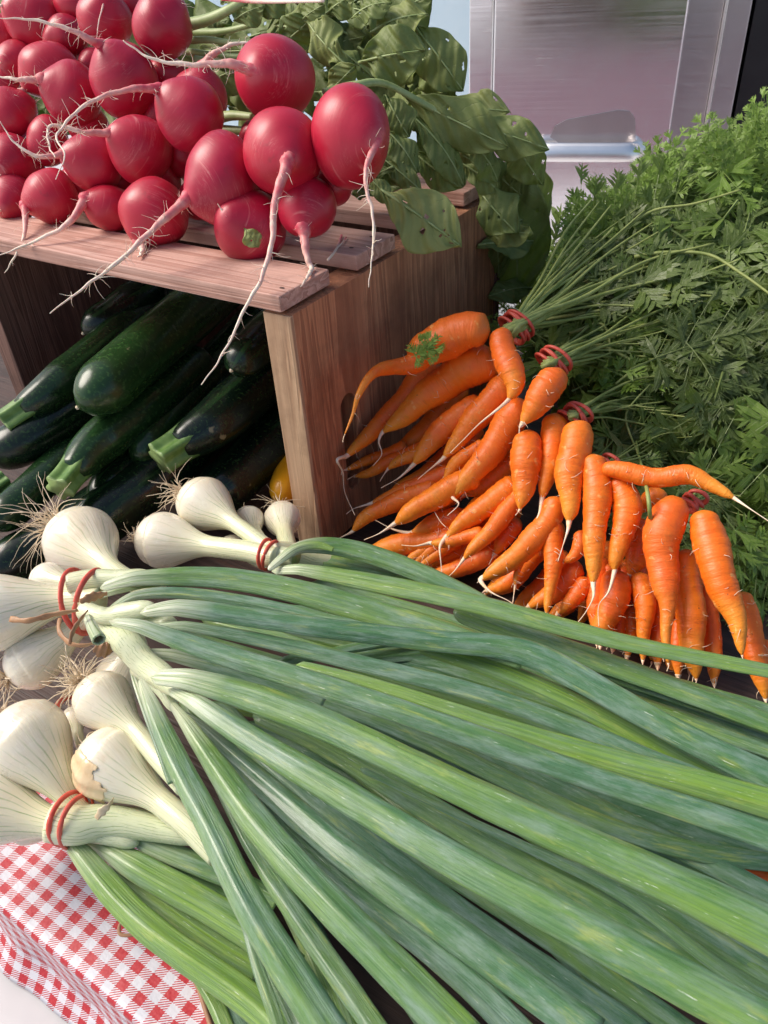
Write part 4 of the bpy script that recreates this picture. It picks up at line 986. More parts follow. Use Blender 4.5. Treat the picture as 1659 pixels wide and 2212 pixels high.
# ------------------------------------------------------------------ carrot tops
FR = random.Random(21)
def frond_mesh(seed, L=0.11, droop=0.25):
    rg = random.Random(seed); V = []; F = []; U = []
    def quadstrip(p, q, w0, w1, n, mid=None):
        d = (q-p); s = d.cross(n)
        if s.length < 1e-9: return
        s.normalize(); b = len(V)
        m = p+d*0.55+n*rg.uniform(-0.1, 0.1)*d.length
        V.extend([p-s*w0, p+s*w0, m+s*w1, m-s*w1, q]); F.append((b, b+1, b+2, b+3)); F.append((b+3, b+2, b+4))
        U.append(((0, 0.3), (0, 0.7), (0.5, 0.9), (0.5, 0.1))); U.append(((0.5, 0.1), (0.5, 0.9), (1, 0.5)))
    def stem(p, q, w, n):
        d = q-p; s = d.cross(n).normalized()*w; nn = n*w; b = len(V)
        V.extend([p-s, p+s*0.0+nn, p+s, q-s*0.7, q+nn*0.7, q+s*0.7]); F.append((b, b+1, b+4, b+3)); F.append((b+1, b+2, b+5, b+4))
        for _ in range(2): U.append(((0, 0.5), (0, 0.5), (1, 0.5), (1, 0.5)))
    def leaflet(p, d, n, l):          # small lobed blade
        s = d.cross(n).normalized(); n = (n+s*rg.uniform(-0.4, 0.4)).normalized()
        quadstrip(p, p+d*l, l*0.04, l*0.075, n)
        for k, t in enumerate((0.22, 0.45, 0.66)):
            for sg in (-1, 1):
                if rg.random() < 0.08: continue
                dd = (d*rg.uniform(0.75, 1.0)+s*sg*rg.uniform(0.55, 0.85)+n*rg.uniform(-0.2, 0.2)).normalized()
                ll = l*(0.68-0.16*k)*rg.uniform(0.8, 1.2); b0 = p+d*l*t
                quadstrip(b0, b0+dd*ll, ll*0.085, ll*0.13, n)
    X = Vector((1, 0, 0)); p = Vector((0, 0, 0)); d = Vector((1, 0, 0)); n = Vector((0, 0, 1))
    seg = 6; bend = rg.uniform(-0.05, droop)
    side = rg.uniform(-0.10, 0.10)
    for i in range(seg):
        t = i/seg; q = p+d*(L/seg); stem(p, q, 0.0008*(1-0.7*t), n)
        if i >= 1:
            for sg in (-1, 1):
                s = d.cross(n).normalized()*sg
                pl = L*0.36*(1-t)**0.85*rg.uniform(0.8, 1.15)+0.008
                pd = (d*0.75+s*0.8+n*rg.uniform(-0.3, 0.3)).normalized(); pp = p.copy(); nn = (n+s*rg.uniform(-0.4, 0.4)).normalized()
                m = max(1, int(pl/0.017))
                for j in range(m):
                    u = j/m; qq = pp+pd*(pl/m); stem(pp, qq, 0.0004*(1-0.6*u), nn)
                    if j >= 0:
                        ss = pd.cross(nn).normalized()
                        for s2 in (-1, 1):
                            ld = (pd*0.8+ss*s2*0.8+nn*rg.uniform(-0.3, 0.3)).normalized()
                            leaflet(pp+pd*rg.uniform(0, 0.002), ld, nn, (0.0215*(1-0.4*u))*rg.uniform(0.8, 1.25)*(0.7+0.5*(1-t)))
                    pp = qq; pd = (pd+d*0.05-n*rg.uniform(0.0, 0.10)).normalized()
                leaflet(pp, pd, nn, 0.0190)
        p = q; d = (d-n*bend/seg*2.2+d.cross(n)*side).normalized(); n = (n+d*bend/seg*2.2).normalized()
    leaflet(p, d, n, 0.022)
    me = bpy.data.meshes.new('frond'); me.from_pydata([tuple(v) for v in V], [], F); me.materials.append(M_FROND)
    a = me.uv_layers.new(name='UVMap'); a.data.foreach_set('uv', np.array([c for f in U for c in f], dtype=np.float32).ravel())
    return me
FM = [frond_mesh(100+i, L=(0.085, 0.10, 0.12)[i % 3], droop=(0.2, 0.5, 0.9)[i % 3]) for i in range(9)]
GP_N = Vector((0, 1, -1.35)); GP_C = 0.075
def d_green(px, py, dep=0): return min(t_plane(px, py, GP_N, GP_C), t_z(px, py, 0.012))+dep
def g_top(x): return float(np.interp(x, [1085, 1150, 1250, 1330, 1400, 1500, 1600, 1700], [690, 590, 455, 430, 340, 330, 268, 225]))
def g_bot(x): return float(np.interp(x, [1085, 1150, 1250, 1320, 1500, 1560, 1620, 1700], [720, 770, 920, 1010, 1120, 1240, 1340, 1400]))
BANDS = {'A': (1116, 706), 'B': (1196, 782), 'C': (1244, 898), 'D': (1312, 1006), 'E': (1498, 1082)}
def put_frond(px, py, ang, dep, scale, tone, g, tilt=0.0):
    D = d_green(px, py, dep)
    if px < 1215 and py < 690: D = max(D, 0.63)
    p = at_d(px, py, D)
    toc = (CAM-p).normalized(); X = (CR*math.cos(ang)+CU*math.sin(ang)-CF*tilt*-1).normalized()
    N = (toc*0.8+Vector((FR.gauss(0, .35), FR.gauss(0, .35), 0.5+FR.gauss(0, .3)))); N = (N-X*N.dot(X)).normalized(); Y = N.cross(X)
    me = FM[FR.randrange(len(FM))]
    o = bpy.data.objects.new('frond', me); par = CB[g]; q = p-root_loc(par)
    o.matrix_local = Matrix(((X.x*scale, Y.x*scale, N.x*scale, q.x), (X.y*scale, Y.y*scale, N.y*scale, q.y), (X.z*scale, Y.z*scale, N.z*scale, q.z), (0, 0, 0, 1)))
    o.color = (tone, 0, 0, 1); link(o, par)
def owner(px, py):
    # sectors of the fan: upper greens belong to the upper bunches
    s = (py-g_top(px))/(g_bot(px)-g_top(px)+1e-6)+FR.gauss(0, 0.08)
    return 'A' if s < 0.3 else 'B' if s < 0.5 else 'C' if s < 0.66 else 'D' if s < 0.82 else 'E'
for lay, cnt, d0, d1 in ((0, 150, 0.06, 0.15), (1, 115, 0.015, 0.06), (2, 80, -0.020, 0.012)):
    for i in range(cnt):
        px = FR.uniform(1120, 1720); yt, yb = g_top(px)+28, g_bot(px)-10
        py = yt+(yb-yt)*FR.random()**(0.9)
        # direction: away from the bands, drooping at the right
        ang = math.atan2(-(py-860)*0.6, (px-1050))+FR.gauss(0, 0.75)
        sc_ = FR.uniform(0.6, 1.15)
        if px > 1450 and FR.random() < 0.45: ang = -math.pi/2+FR.gauss(0, 0.5)
        s = (py-yt)/(yb-yt)
        tone = max(0, min(1, FR.gauss(0.22, 0.18)+(0.45 if s < 0.12 else 0)))
        Lq = sc_*0.10*FPX/0.52*0.85; ex, ey = px+Lq*math.cos(ang), py-Lq*math.sin(ang)
        if ey < g_top(ex)+8 or ex < 1125+max(0, 640-ey)*1.0: continue
        if lay >= 1 and ex < 1400 and px < 1400 and abs((ey-705)+(ex-1116)*0.62) < 60+(ex-1116)*0.22: continue
        put_frond(px-20*math.cos(ang), py+20*math.sin(ang), ang, FR.uniform(d0, d1), sc_, tone, owner(px, py), FR.uniform(-0.5, 0.5))
# silhouette fronds along the top
for i in range(90):
    px = FR.uniform(1150, 1700); py = g_top(px)+FR.uniform(75, 130); ang = math.radians(FR.gauss(65, 35))
    sc_ = FR.uniform(0.3, 0.45); Lq = sc_*0.10*FPX/0.52*0.95
    if py-Lq*math.sin(ang) < g_top(px+Lq*math.cos(ang))-28: continue
    put_frond(px, py, ang, FR.uniform(0.0, 0.04), sc_, FR.uniform(0.4, 1.0), owner(px, py), FR.uniform(-0.4, 0.4))
for (px, py, a, s) in ((1320, 460, 130, 0.45), (1290, 480, 60, 0.4), (1412, 400, 100, 0.55), (1455, 370, 75, 0.6), (1530, 360, 60, 0.7), (1620, 330, 70, 0.75), (1640, 300, 80, 0.6), (1250, 500, 95, 0.5), (1200, 560, 110, 0.45), (1160, 600, 130, 0.4), (1110, 660, 150, 0.35), (1095, 690, 170, 0.3), (1400, 450, 140, 0.5), (1350, 480, 150, 0.45), (1280, 520, 120, 0.45)):
    put_frond(px+6, py+62*s, math.radians(a), 0.01, s*0.72, 0.8, 'A', 0.1)
# stalks fanning from the bands
def stalks(g, n, targets, w=7, dd=0.0):
    bx, by = BANDS[g]; db = d_car(bx, by, -0.004)
    for i in range(n):
        tx, ty = targets[i % len(targets)]; tx += FR.gauss(0, 25); ty += FR.gauss(0, 18)
        f = (i/(n-1)-0.5)*2 if n > 1 else 0
        ddx = Vector((tx-bx, ty-by)).normalized(); sx_, sy_ = -ddx.y, ddx.x
        q = []
        for t in (-0.08, 0.0, 0.12, 0.35, 0.65, 1.0):
            px = bx+(tx-bx)*t+sx_*f*(9+20*max(0, t)); py = by+(ty-by)*t+sy_*f*(9+20*max(0, t))-math.sin(max(0, t)*math.pi)*FR.uniform(0, 25)
            k = min(1, max(0, t)/0.5); dG = d_green(px, py, FR.uniform(-0.012, 0.01)); d = db*(1-k)+dG*k+(0.004*abs(f) if k == 0 else 0)+dd
            if g == 'A' and px < 1250: d = min(d, db+0.06)
            q.append(list(at_d(px, py, d)))
        P = catmull(q, 30); r = w*db/FPX*0.5*FR.uniform(0.7, 1.2); W = [r*(1-0.6*j/29) for j in range(30)]
        tube('stalk', P, W, W, M_STALK, CB[g], around=8, ridges=4, ramp=0.1)
stalks('A', 30, [(1300, 470), (1400, 480), (1330, 560), (1430, 580), (1380, 640), (1290, 640), (1500, 560), (1260, 540)], 12, -0.012)
stalks('B', 20, [(1420, 680), (1460, 740), (1400, 780), (1350, 700), (1500, 650)], 10, -0.008)
stalks('C', 13, [(1430, 830), (1460, 900), (1400, 860)], 9, -0.006)
stalks('D', 5, [(1500, 960), (1450, 930)], 6)
stalks('E', 5, [(1600, 1060), (1620, 1120)], 6)
def px_stalk(g, pts, w, dep=-0.012, mat=M_STALK):
    q = [list(at_d(x, y, min(d_green(x, y, dep), d_car(x, y, -0.026) if y > 1000 else 9))) for x, y in pts]; P = catmull(q, 36); d = (Vector(q[0])-CAM).length
    W = [w*d/FPX*0.5*(1-0.45*i/35) for i in range(36)]
    tube('stalk', P, W, W, mat, CB[g], around=8)
px_stalk('E', [(1405, 1120), (1398, 1060), (1380, 985), (1358, 930), (1352, 895), (1372, 865), (1405, 830)], 9)
px_stalk('B', [(1250, 640), (1340, 610), (1420, 640), (1520, 590), (1600, 560)], 7)
px_stalk('A', [(1370, 555), (1440, 545), (1530, 550), (1600, 590), (1670, 640)], 8); px_stalk('A', [(1300, 540), (1400, 460), (1500, 440), (1600, 410)], 7)
px_stalk('C', [(1280, 740), (1330, 760), (1370, 790), (1330, 830)], 9); px_stalk('C', [(1230, 720), (1300, 700), (1318, 760), (1300, 820)], 7)
px_stalk('B', [(1180, 690), (1300, 670), (1430, 640), (1560, 640)], 8)
for g, (bx, by) in BANDS.items():
    d = d_car(bx, by, -0.002); c = at_d(bx, by, d); ax = (at_d(bx+30, by-24, d+0.002)-c)
    rr = {'A': 34, 'B': 33, 'C': 27, 'D': 20, 'E': 18}[g]*d/FPX
    ring_band(c, ax, rr, rr*0.8, CB[g], 4, 0.0019, 0.0024, seed=ord(g))
# torn frond lying on the thick carrot
tp = at_d(888, 772, d_car(888, 772, -0.030)-0.021)
ds = bpy.data.objects.new('frond_scrap', frond_mesh(555, L=0.05, droop=0.1)); X = (CR*0.8+CU*0.35).normalized(); N = (CAM-tp).normalized(); N = (N-X*N.dot(X)).normalized(); Y = N.cross(X)
q_ = 0.30; ds.matrix_world = Matrix(((X.x*q_, Y.x*q_, N.x*q_, tp.x), (X.y*q_, Y.y*q_, N.y*q_, tp.y), (X.z*q_, Y.z*q_, N.z*q_, tp.z), (0, 0, 0, 1))); link(ds)
tagm(ds, 'small torn carrot leaf lying on the thick bent top carrot', 'leaf scrap')

# ------------------------------------------------------------------ onions
GO = 'bunches of white onions with long green leaves'
OB = {k: thing('onion_bunch', l, 'onions', GO, loc) for k, l, loc in (
    ('T', 'rearmost onion bunch, beside the foot of the crate end panel', (0.02, -0.07, 0)),
    ('S', 'top onion bunch with a doubled red band, its blue green leaves fanning widest', (0.0, -0.157, 0)),
    ('M', 'onion bunch under the fan of leaves, with a brown skinned bulb', (0.04, -0.195, 0)),
    ('L', 'front left onion bunch on the gingham cloth, its leaves yellow green', (0.03, -0.216, 0)))}
def zpath(pts, z0, z1, zm=None):
    P3 = []; n = len(pts)
    for i, q in enumerate(pts):
        t = i/(n-1); z = z0+(z1-z0)*t
        if zm is not None: z += (zm-(z0+z1)/2)*math.sin(math.pi*t)
        d = t_z(q[0], q[1], z); P3.append(list(at_d(q[0], q[1], d))+[q[2]*d/FPX*0.5])
    return P3
def oleaf(g, pts, z0, z1, tone=0.3, pale=1.0, flat=0.33, zm=None, tip=False, n=76, smooth=110):
    if pale > 0.5:
        a_, b_ = pts[0], pts[1]; dx, dy = a_[0]-b_[0], a_[1]-b_[1]; l_ = math.hypot(dx, dy)
        pts = [(a_[0]+dx/l_*26, a_[1]+dy/l_*26, a_[2]*0.62)]+list(pts)
    C = catmull(zpath(pts, z0, z1, zm), n)
    for _ in range(smooth): C[1:-1] = C[1:-1]*0.5+(C[:-2]+C[2:])*0.25
    P = C[:, :3]; W = np.maximum(C[:, 3], 0.0006)
    sd_ = RNG.random()*20
    L = np.concatenate([[0], np.cumsum(np.linalg.norm(np.diff(P, axis=0), axis=1))])
    W = W*(1+0.018*np.sin(L*80+sd_)+0.012*np.sin(L*300+sd_*2))
    if tip: W = W*np.clip((1-np.linspace(0, 1, n))*6, 0.05, 1)
    N_ = W*flat*(1+0.12*np.sin(L*90+sd_))
    P = P+np.outer(0.0008*np.sin(L*45+sd_), np.array((0, 0, 1)))
    if pale > 0.5: P = P-np.outer(0.0045*np.clip(1-L/0.016, 0, 1)**1.3, np.array((0, 0, 1)))
    e0 = np.clip(L/(W[0]*1.6+1e-4), 0, 1); W = W*np.sqrt(np.clip(1-(1-e0)**2, 0.03, 1)); N_ = N_*np.sqrt(np.clip(1-(1-e0)**2, 0.03, 1))
    V, F, U, U2 = tube_data(P, W, N_, around=28, ridges=7, ramp=0.006, phase=sd_, lens=1.35)
    c0 = math.sin(sd_*3.1)*0.5; c1 = c0+(0.7 if c0 < 0 else -0.7)
    for i in range(n):
        for j in range(28):
            th = -math.pi/2+2*math.pi*j/28; c, s_ = math.cos(th), math.sin(th)
            if s_ > 0:
                q = V[i*28+j]-P[i]; kk = 0.42*math.exp(-((c-c0-0.1*math.sin(i*0.09))/0.16)**2)-0.22*math.exp(-((c-c1)/0.2)**2)
                nn_ = np.linalg.norm(q)+1e-9; tc = np.array(CAM)-P[i]; tc /= np.linalg.norm(tc)
                V[i*28+j] = V[i*28+j]+tc*(N_[i]*kk)
    o = mesh_obj('leaf', V, F, M_LEAF, OB[g], U, U2); o.color = (tone, pale, 0, 1); return o
def stalk_o(g, pts, z0, z1, s0=3.0, flat=0.9):
    C = catmull(zpath(pts, z0, z1), 40); P = C[:, :3]; W = C[:, 3]*np.sqrt(np.clip(1-np.clip((np.arange(40)-31)/8.3, 0, 1)**2, 0.02, 1))
    V, F, U, U2 = tube_data(P, W, W*flat, around=24, ridges=9, ramp=0.02, udiv=float(W[0]))
    U2 = [tuple((a+s0, b) for a, b in q) for q in U2]
    return mesh_obj('stalk', V, F, M_BULB, OB[g], U, U2)
def bulb(g, root, cen, neck, r, wn, zc, zn, roots=26, rl=1.2, rdir=None, flat=0.96, seed=0, skin=False):
    """root px, centre px, neck [(px,py)...], radius px, neck width px"""
    dc = t_z(*cen, zc); R0 = r*dc/FPX; Cn = at_d(*cen, dc)
    ax_px = Vector((cen[0]-root[0], cen[1]-root[1])); k = min(0.98, ax_px.length/r)
    # root point on the sphere, partly turned to or from the viewer
    toc = (CAM-Cn).normalized(); rr_ = CU.cross(toc).normalized(); uu_ = toc.cross(rr_)
    a = ax_px.normalized()*k; A = (rr_*(-a.x)+uu_*(a.y)+toc*math.sqrt(max(0, 1-k*k))*0.8).normalized()
    n0 = neck[0]; z0_ = zc+(zn-zc)/len(neck); nd = (at_d(*n0, t_z(*n0, z0_))-Cn).normalized()
    A = (A*0.35-nd).normalized()
    P3 = [list(Cn+A*R0*0.97), list(Cn+A*R0*0.5), list(Cn)]
    nn = len(neck)
    for i, (x, y) in enumerate(neck):
        z = zc+(zn-zc)*(i+1)/nn; P3.append(list(at_d(x, y, t_z(x, y, z))))
    n = 64; P = catmull(P3, n); L = np.concatenate([[0], np.cumsum(np.linalg.norm(np.diff(P, axis=0), axis=1))])
    rn = wn*dc/FPX*0.5; W = []
    for s in L:
        sc_ = R0*0.97
        if s < sc_: w = R0*math.sqrt(max(0.012, 1-((s-sc_)/sc_)**2))
        else:
            x = min(1, (s-sc_)/(R0*2.1)); w = rn+(R0-rn)*(0.5+0.5*math.cos(math.pi*x**0.88))
        W.append(w)
    W = np.array(W)
    V, F, U, U2 = tube_data(P, W, W*flat, around=48, ridges=11, ramp=0.006, udiv=R0)
    o = mesh_obj('bulb', V, F, M_BULB, OB[g], U, U2)
    if roots:
        rg = random.Random(seed+5); ds_ = []
        rd = A if rdir is None else (rr_*rdir[0]-uu_*rdir[1]+toc*rdir[2]).normalized()
        for _ in range(int(roots*1.4)):
            d = Vector((rg.gauss(0, 1), rg.gauss(0, 1), rg.gauss(0, 1))).normalized(); dd = (A*0.5+rd*0.9+d*0.75)
            st = Cn+A*R0*0.96+d*R0*0.10
            ds_.append(hair(tuple(st), dd, R0*rl*rg.uniform(0.45, 1.5), 0.00036*rg.uniform(0.6, 1.4), n=12, curl=2.4, rng=rg))
        t = multi('roots', ds_, M_ROOT, o); t['kind'] = 'stuff'
    return o, Cn, R0, A
B = bulb
# T bunch (rear)
B('T', (385, 1055), (440, 1088), [(520, 1140), (590, 1190), (640, 1205)], 60, 34, 0.060, 0.062, 56, 1.1, (-0.75, 0.55, 0.2), seed=1)
B('T', (292, 1170), (352, 1167), [(450, 1180), (530, 1190), (600, 1205)], 62, 44, 0.052, 0.062, 16, 0.7, (-0.6, -0.5, 0), seed=2)
B('T', (520, 1096), (538, 1124), [(562, 1165), (590, 1195)], 33, 26, 0.042, 0.055, 5, 0.6, seed=3)
B('T', (604, 1072), (610, 1120), [(618, 1165), (628, 1200)], 40, 36, 0.040, 0.052, 18, 1.1, (-0.3, -1.0, 0.1), seed=4)
B('T', (480, 1040), (500, 1180), [(560, 1215), (610, 1222)], 26, 22, 0.045, 0.055, 0, seed=5)
OL = oleaf
stalk_o('T', [(585, 1196, 58), (640, 1200, 54), (720, 1216, 36), (800, 1240, 24)], 0.062, 0.040)
OL('T', [(620, 1190, 24), (664, 1172, 36), (724, 1178, 44), (820, 1203, 46), (916, 1238, 44), (1048, 1298, 32), (1150, 1360, 20)], 0.070, 0.048, 0.35)
OL('T', [(610, 1222, 26), (700, 1233, 38), (844, 1265, 44), (1084, 1320, 44), (1264, 1368, 40), (1444, 1405, 36), (1690, 1458, 30)], 0.070, 0.070, 0.7, 0.8)
OL('T', [(614, 1198, 26), (728, 1215, 36), (863, 1248, 40), (1000, 1290, 36)], 0.060, 0.040, 0.6)
OL('T', [(600, 1205, 20), (650, 1182, 22), (690, 1178, 18), (720, 1190, 10)], 0.074, 0.070, 0.9)
OL('T', [(980, 1318, 44), (1120, 1368, 50), (1264, 1418, 50), (1444, 1484, 48), (1690, 1572, 44)], 0.058, 0.050, 0.5, 0)
OL('T', [(1080, 1370, 40), (1180, 1400, 40), (1400, 1480, 44), (1690, 1580, 40)], 0.050, 0.045, 0.45, 0)
for zz in ((1100, 1380), (1000, 1370)): OL('T', [(zz[0]-430, zz[1]-120, 24), (zz[0]-160, zz[1]-50, 34), (zz[0], zz[1], 38), (zz[0]+250, zz[1]+105, 40), (zz[0]+780, zz[1]+295, 36)], 0.040, 0.038, 0.5, 0)
c = Vector(zpath([(580, 1200, 60)], 0.064, 0.064)[0][:3]) if False else at_d(580, 1199, t_z(580, 1199, 0.062))
ring_band(c, at_d(620, 1206, t_z(620, 1206, 0.062))-c, 0.0078, 0.0085, OB['T'], 2, 0.0010, 0.0022, seed=4)

# S bunch (top)
B('S', (108, 1122), (175, 1170), [(250, 1235), (300, 1262), (340, 1268)], 80, 40, 0.062, 0.078, 52, 1.5, (-0.9, -0.05, 0.2), seed=7)
B('S', (-95, 1340), (-18, 1325), [(80, 1305), (150, 1296), (215, 1300)], 86, 62, 0.085, 0.088, 0, seed=8)
B('S', (30, 1255), (102, 1252), [(160, 1262), (210, 1280)], 38, 30, 0.070, 0.082, 0, seed=9)
B('S', (20, 1448), (72, 1428), [(130, 1385), (180, 1345), (210, 1325)], 62, 48, 0.064, 0.080, 30, 1.0, (-0.8, 0.6, 0.1), seed=10)
B('S', (212, 1462), (262, 1468), [(290, 1400), (270, 1350)], 58, 44, 0.050, 0.076, 12, 0.7, (-0.8, -0.2, 0), seed=11)
# pale stalks leaving the band
stalk_o('S', [(150, 1262, 50), (200, 1252, 46), (260, 1250, 40), (330, 1246, 40)], 0.094, 0.096)
stalk_o('S', [(180, 1318, 40), (225, 1330, 38), (262, 1326, 46), (300, 1318, 42), (335, 1310, 38)], 0.096, 0.104)
stalk_o('S', [(225, 1345, 46), (270, 1385, 62), (312, 1432, 58), (350, 1462, 56), (392, 1500, 42)], 0.090, 0.100)
stalk_o('S', [(300, 1440, 44), (335, 1468, 40), (362, 1500, 36), (378, 1535, 30)], 0.090, 0.090)
stalk_o('S', [(280, 1330, 40), (330, 1342, 44), (380, 1350, 36)], 0.092, 0.098)
OL('S', [(235, 1250, 34), (333, 1246, 40), (442, 1243, 48), (572, 1262, 54), (728, 1298, 60), (863, 1335, 58), (990, 1375, 52), (1130, 1430, 40)], 0.104, 0.085, 0.45)
OL('S', [(235, 1304, 14), (262, 1288, 20), (320, 1279, 26), (400, 1283, 28), (490, 1292, 28), (640, 1320, 30), (800, 1358, 26)], 0.100, 0.090, 0.05)
OL('S', [(190, 1278, 14), (240, 1276, 18), (300, 1262, 16), (380, 1258, 8)], 0.098, 0.092, 1.0, tip=True)
OL('S', [(322, 1308, 32), (412, 1316, 42), (516, 1333, 44), (672, 1354, 46), (800, 1366, 46), (952, 1383, 50), (1090, 1396, 56), (1170, 1422, 62), (1316, 1505, 58), (1472, 1588, 60), (1690, 1690, 70)], 0.110, 0.078, 0.0, 1.0, 0.36, smooth=12)
OL('S', [(900, 1390, 40), (1004, 1418, 44), (1134, 1470, 46), (1316, 1560, 46), (1472, 1645, 44), (1700, 1760, 46)], 0.088, 0.062, 0.95, 0)
OL('S', [(338, 1346, 20), (400, 1356, 28), (468, 1364, 32), (572, 1380, 34), (728, 1417, 36), (863, 1452, 38), (926, 1464, 38), (1056, 1504, 40), (1160, 1537, 42), (1316, 1605, 42), (1472, 1662, 40), (1700, 1745, 38)], 0.104, 0.076, 0.02, 0.6)
OL('S', [(254, 1336, 28), (300, 1352, 42), (340, 1370, 50), (442, 1401, 50), (572, 1438, 48), (728, 1490, 52), (863, 1540, 54), (952, 1572, 56), (1108, 1622, 56), (1264, 1672, 54), (1358, 1702, 52), (1524, 1752, 58), (1700, 1822, 62)], 0.112, 0.092, 0.1, 0.9)
OL('S', [(640, 1438, 24), (796, 1480, 36), (952, 1530, 42), (1108, 1578, 48), (1264, 1625, 54), (1420, 1668, 58), (1700, 1750, 66)], 0.092, 0.088, 0.85, 0)
OL('S', [(315, 1398, 24), (364, 1411, 30), (450, 1432, 32), (560, 1465, 34), (700, 1520, 34)], 0.098, 0.080, 0.15)
OL('S', [(345, 1448, 52), (395, 1456, 60), (516, 1490, 66), (676, 1547, 66), (796, 1612, 70), (952, 1690, 72), (1108, 1757, 74), (1264, 1822, 80), (1394, 1875, 90), (1524, 1938, 96), (1700, 2030, 104)], 0.112, 0.098, 0.55, 1.0, 0.45)
OL('S', [(380, 1490, 34), (442, 1541, 52), (572, 1616, 62), (728, 1703, 64), (863, 1786, 72), (1004, 1883, 76), (1160, 1956, 82), (1316, 2040, 90), (1472, 2120, 98), (1700, 2240, 108)], 0.106, 0.098, 0.45, 1.0, 0.42)
OL('S', [(376, 1520, 24), (420, 1590, 40), (470, 1650, 50), (520, 1742, 66), (598, 1831, 72), (676, 1919, 74), (780, 2025, 80), (863, 2100, 84), (1010, 2250, 92)], 0.100, 0.090, 0.5, 1.0, 0.5)
OL('S', [(305, 1468, 20), (330, 1530, 42), (360, 1600, 48), (406, 1697, 54), (468, 1800, 62), (504, 1903, 66), (556, 1992, 72), (614, 2080, 76), (676, 2170, 80), (730, 2260, 84)], 0.104, 0.090, 0.4, 1.0, 0.5)
OL('S', [(404, 1540, 22), (442, 1580, 36), (520, 1650, 48), (624, 1740, 58), (728, 1840, 64), (863, 1940, 68), (952, 1990, 72), (1056, 2070, 76), (1160, 2140, 80), (1290, 2240, 84)], 0.090, 0.080, 0.02, 0.6, 0.42)
OL('S', [(560, 1720, 24), (660, 1830, 38), (760, 1925, 50), (874, 2010, 56), (952, 2070, 60), (1030, 2140, 62), (1140, 2250, 66)], 0.080, 0.078, 0.0, 0)
OL('S', [(285, 1450, 14), (310, 1520, 18), (340, 1600, 20), (372, 1690, 20)], 0.090, 0.070, 0.1)
# second tier, seen in the gaps
T2 = [([(640, 1700, 50), (796, 1821, 60), (926, 1915, 62), (1056, 2014, 64), (1212, 2118, 66), (1390, 2240, 66)], .074, .07, .1),
      ([(700, 1610, 50), (874, 1712, 66), (1030, 1805, 74), (1186, 1899, 78), (1316, 1967, 78), (1472, 2055, 76), (1690, 2180, 74)], .078, .072, .35),
      ([(1120, 1820, 24), (1238, 1873, 32), (1342, 1920, 34), (1446, 2003, 34), (1550, 2107, 38), (1690, 2180, 40)], .084, .080, .3),
      ([(640, 1490, 34), (848, 1571, 44), (1056, 1660, 46), (1212, 1743, 46), (1368, 1811, 46), (1480, 1850, 50), (1560, 1862, 52), (1700, 1868, 48)], .084, .078, .25),
      ([(780, 1545, 44), (978, 1618, 64), (1212, 1701, 74), (1420, 1769, 76), (1700, 1860, 74)], .074, .068, .05),
      ([(1180, 1860, 44), (1300, 1905, 50), (1420, 1951, 54), (1550, 2045, 56), (1700, 2130, 54)], .070, .064, .3),
      ([(1300, 1810, 44), (1400, 1850, 52), (1524, 1900, 56), (1700, 1995, 60)], .066, .062, .35),
      ([(960, 1370, 34), (1160, 1400, 46), (1264, 1441, 48), (1420, 1490, 50), (1700, 1575, 50)], .070, .060, .45),
      ([(1000, 1400, 44), (1238, 1440, 58), (1420, 1510, 62), (1576, 1565, 62), (1700, 1612, 58)], .064, .056, .2),
      ([(1100, 1430, 44), (1300, 1520, 54), (1500, 1610, 58), (1700, 1680, 60)], .056, .05, .5),
      ([(800, 1400, 34), (950, 1440, 44), (1150, 1500, 48), (1400, 1600, 50), (1700, 1720, 50)], .066, .05, .1),
      ([(540, 1830, 36), (590, 1900, 48), (650, 1992, 56), (728, 2101, 60), (830, 2250, 62)], .076, .07, .35),
      ([(480, 1700, 34), (560, 1800, 48), (650, 1900, 54), (760, 2020, 56), (900, 2150, 58), (980, 2250, 60)], .068, .06, .05),
      ([(560, 1620, 40), (680, 1690, 54), (800, 1780, 60), (960, 1880, 60), (1150, 2000, 62), (1330, 2120, 64), (1500, 2240, 64)], .064, .058, .15)]
FL2 = random.Random(8)
for p, a, b, t in T2:
    p = [((p[0][0]*1.1+360*0.9)/2, (p[0][1]*1.1+1470*0.9)/2, p[0][2]*0.7)]+p; p = [(q[0], q[1], q[2]*0.84) for q in p]
    OL('M', p, a-0.030, b-0.032, t+FL2.uniform(-.15, .25), 0, 0.33)
FL = random.Random(3)
for i in range(10):
    u = (i+0.5)/10; a = math.radians(2+u*68+FL.gauss(0, 2.5)); sx, sy = 360+FL.uniform(0, 120), 1460+FL.uniform(-60, 90)
    Lp = 1600/ max(0.6, math.cos(a)) if a < 0.75 else 1300
    pts = []
    for t in (0.03, 0.35, 0.6, 0.85, 1.08):
        aa = a+FL.gauss(0, 0.02)+0.10*(t-0.5); pts.append((sx+Lp*t*math.cos(aa), sy+Lp*t*math.sin(aa), FL.uniform(44, 66)*(0.75+0.4*t)))
    z = FL.choice((0.024, 0.018, 0.012)); OL(FL.choice('MS'), pts, z+FL.uniform(-.004, .004), z-0.006, FL.random()*0.9, 0, 0.40, n=40)
for i in range(9):
    a = math.radians(6+i*2.1+FL.gauss(0, 1.2)); sx, sy = FL.uniform(330, 470), 1290+i*14+FL.uniform(-10, 10); pts = []
    for t in (0.0, 0.3, 0.6, 1.0): pts.append((sx+1560*t*math.cos(a+0.12*t), sy+1560*t*math.sin(a+0.12*t), 30+22*t+FL.uniform(-4, 6)))
    z = FL.uniform(0.03, 0.055); OL('S', pts, z, z-0.008, FL.uniform(0, 0.8), 0, 0.36, n=50)
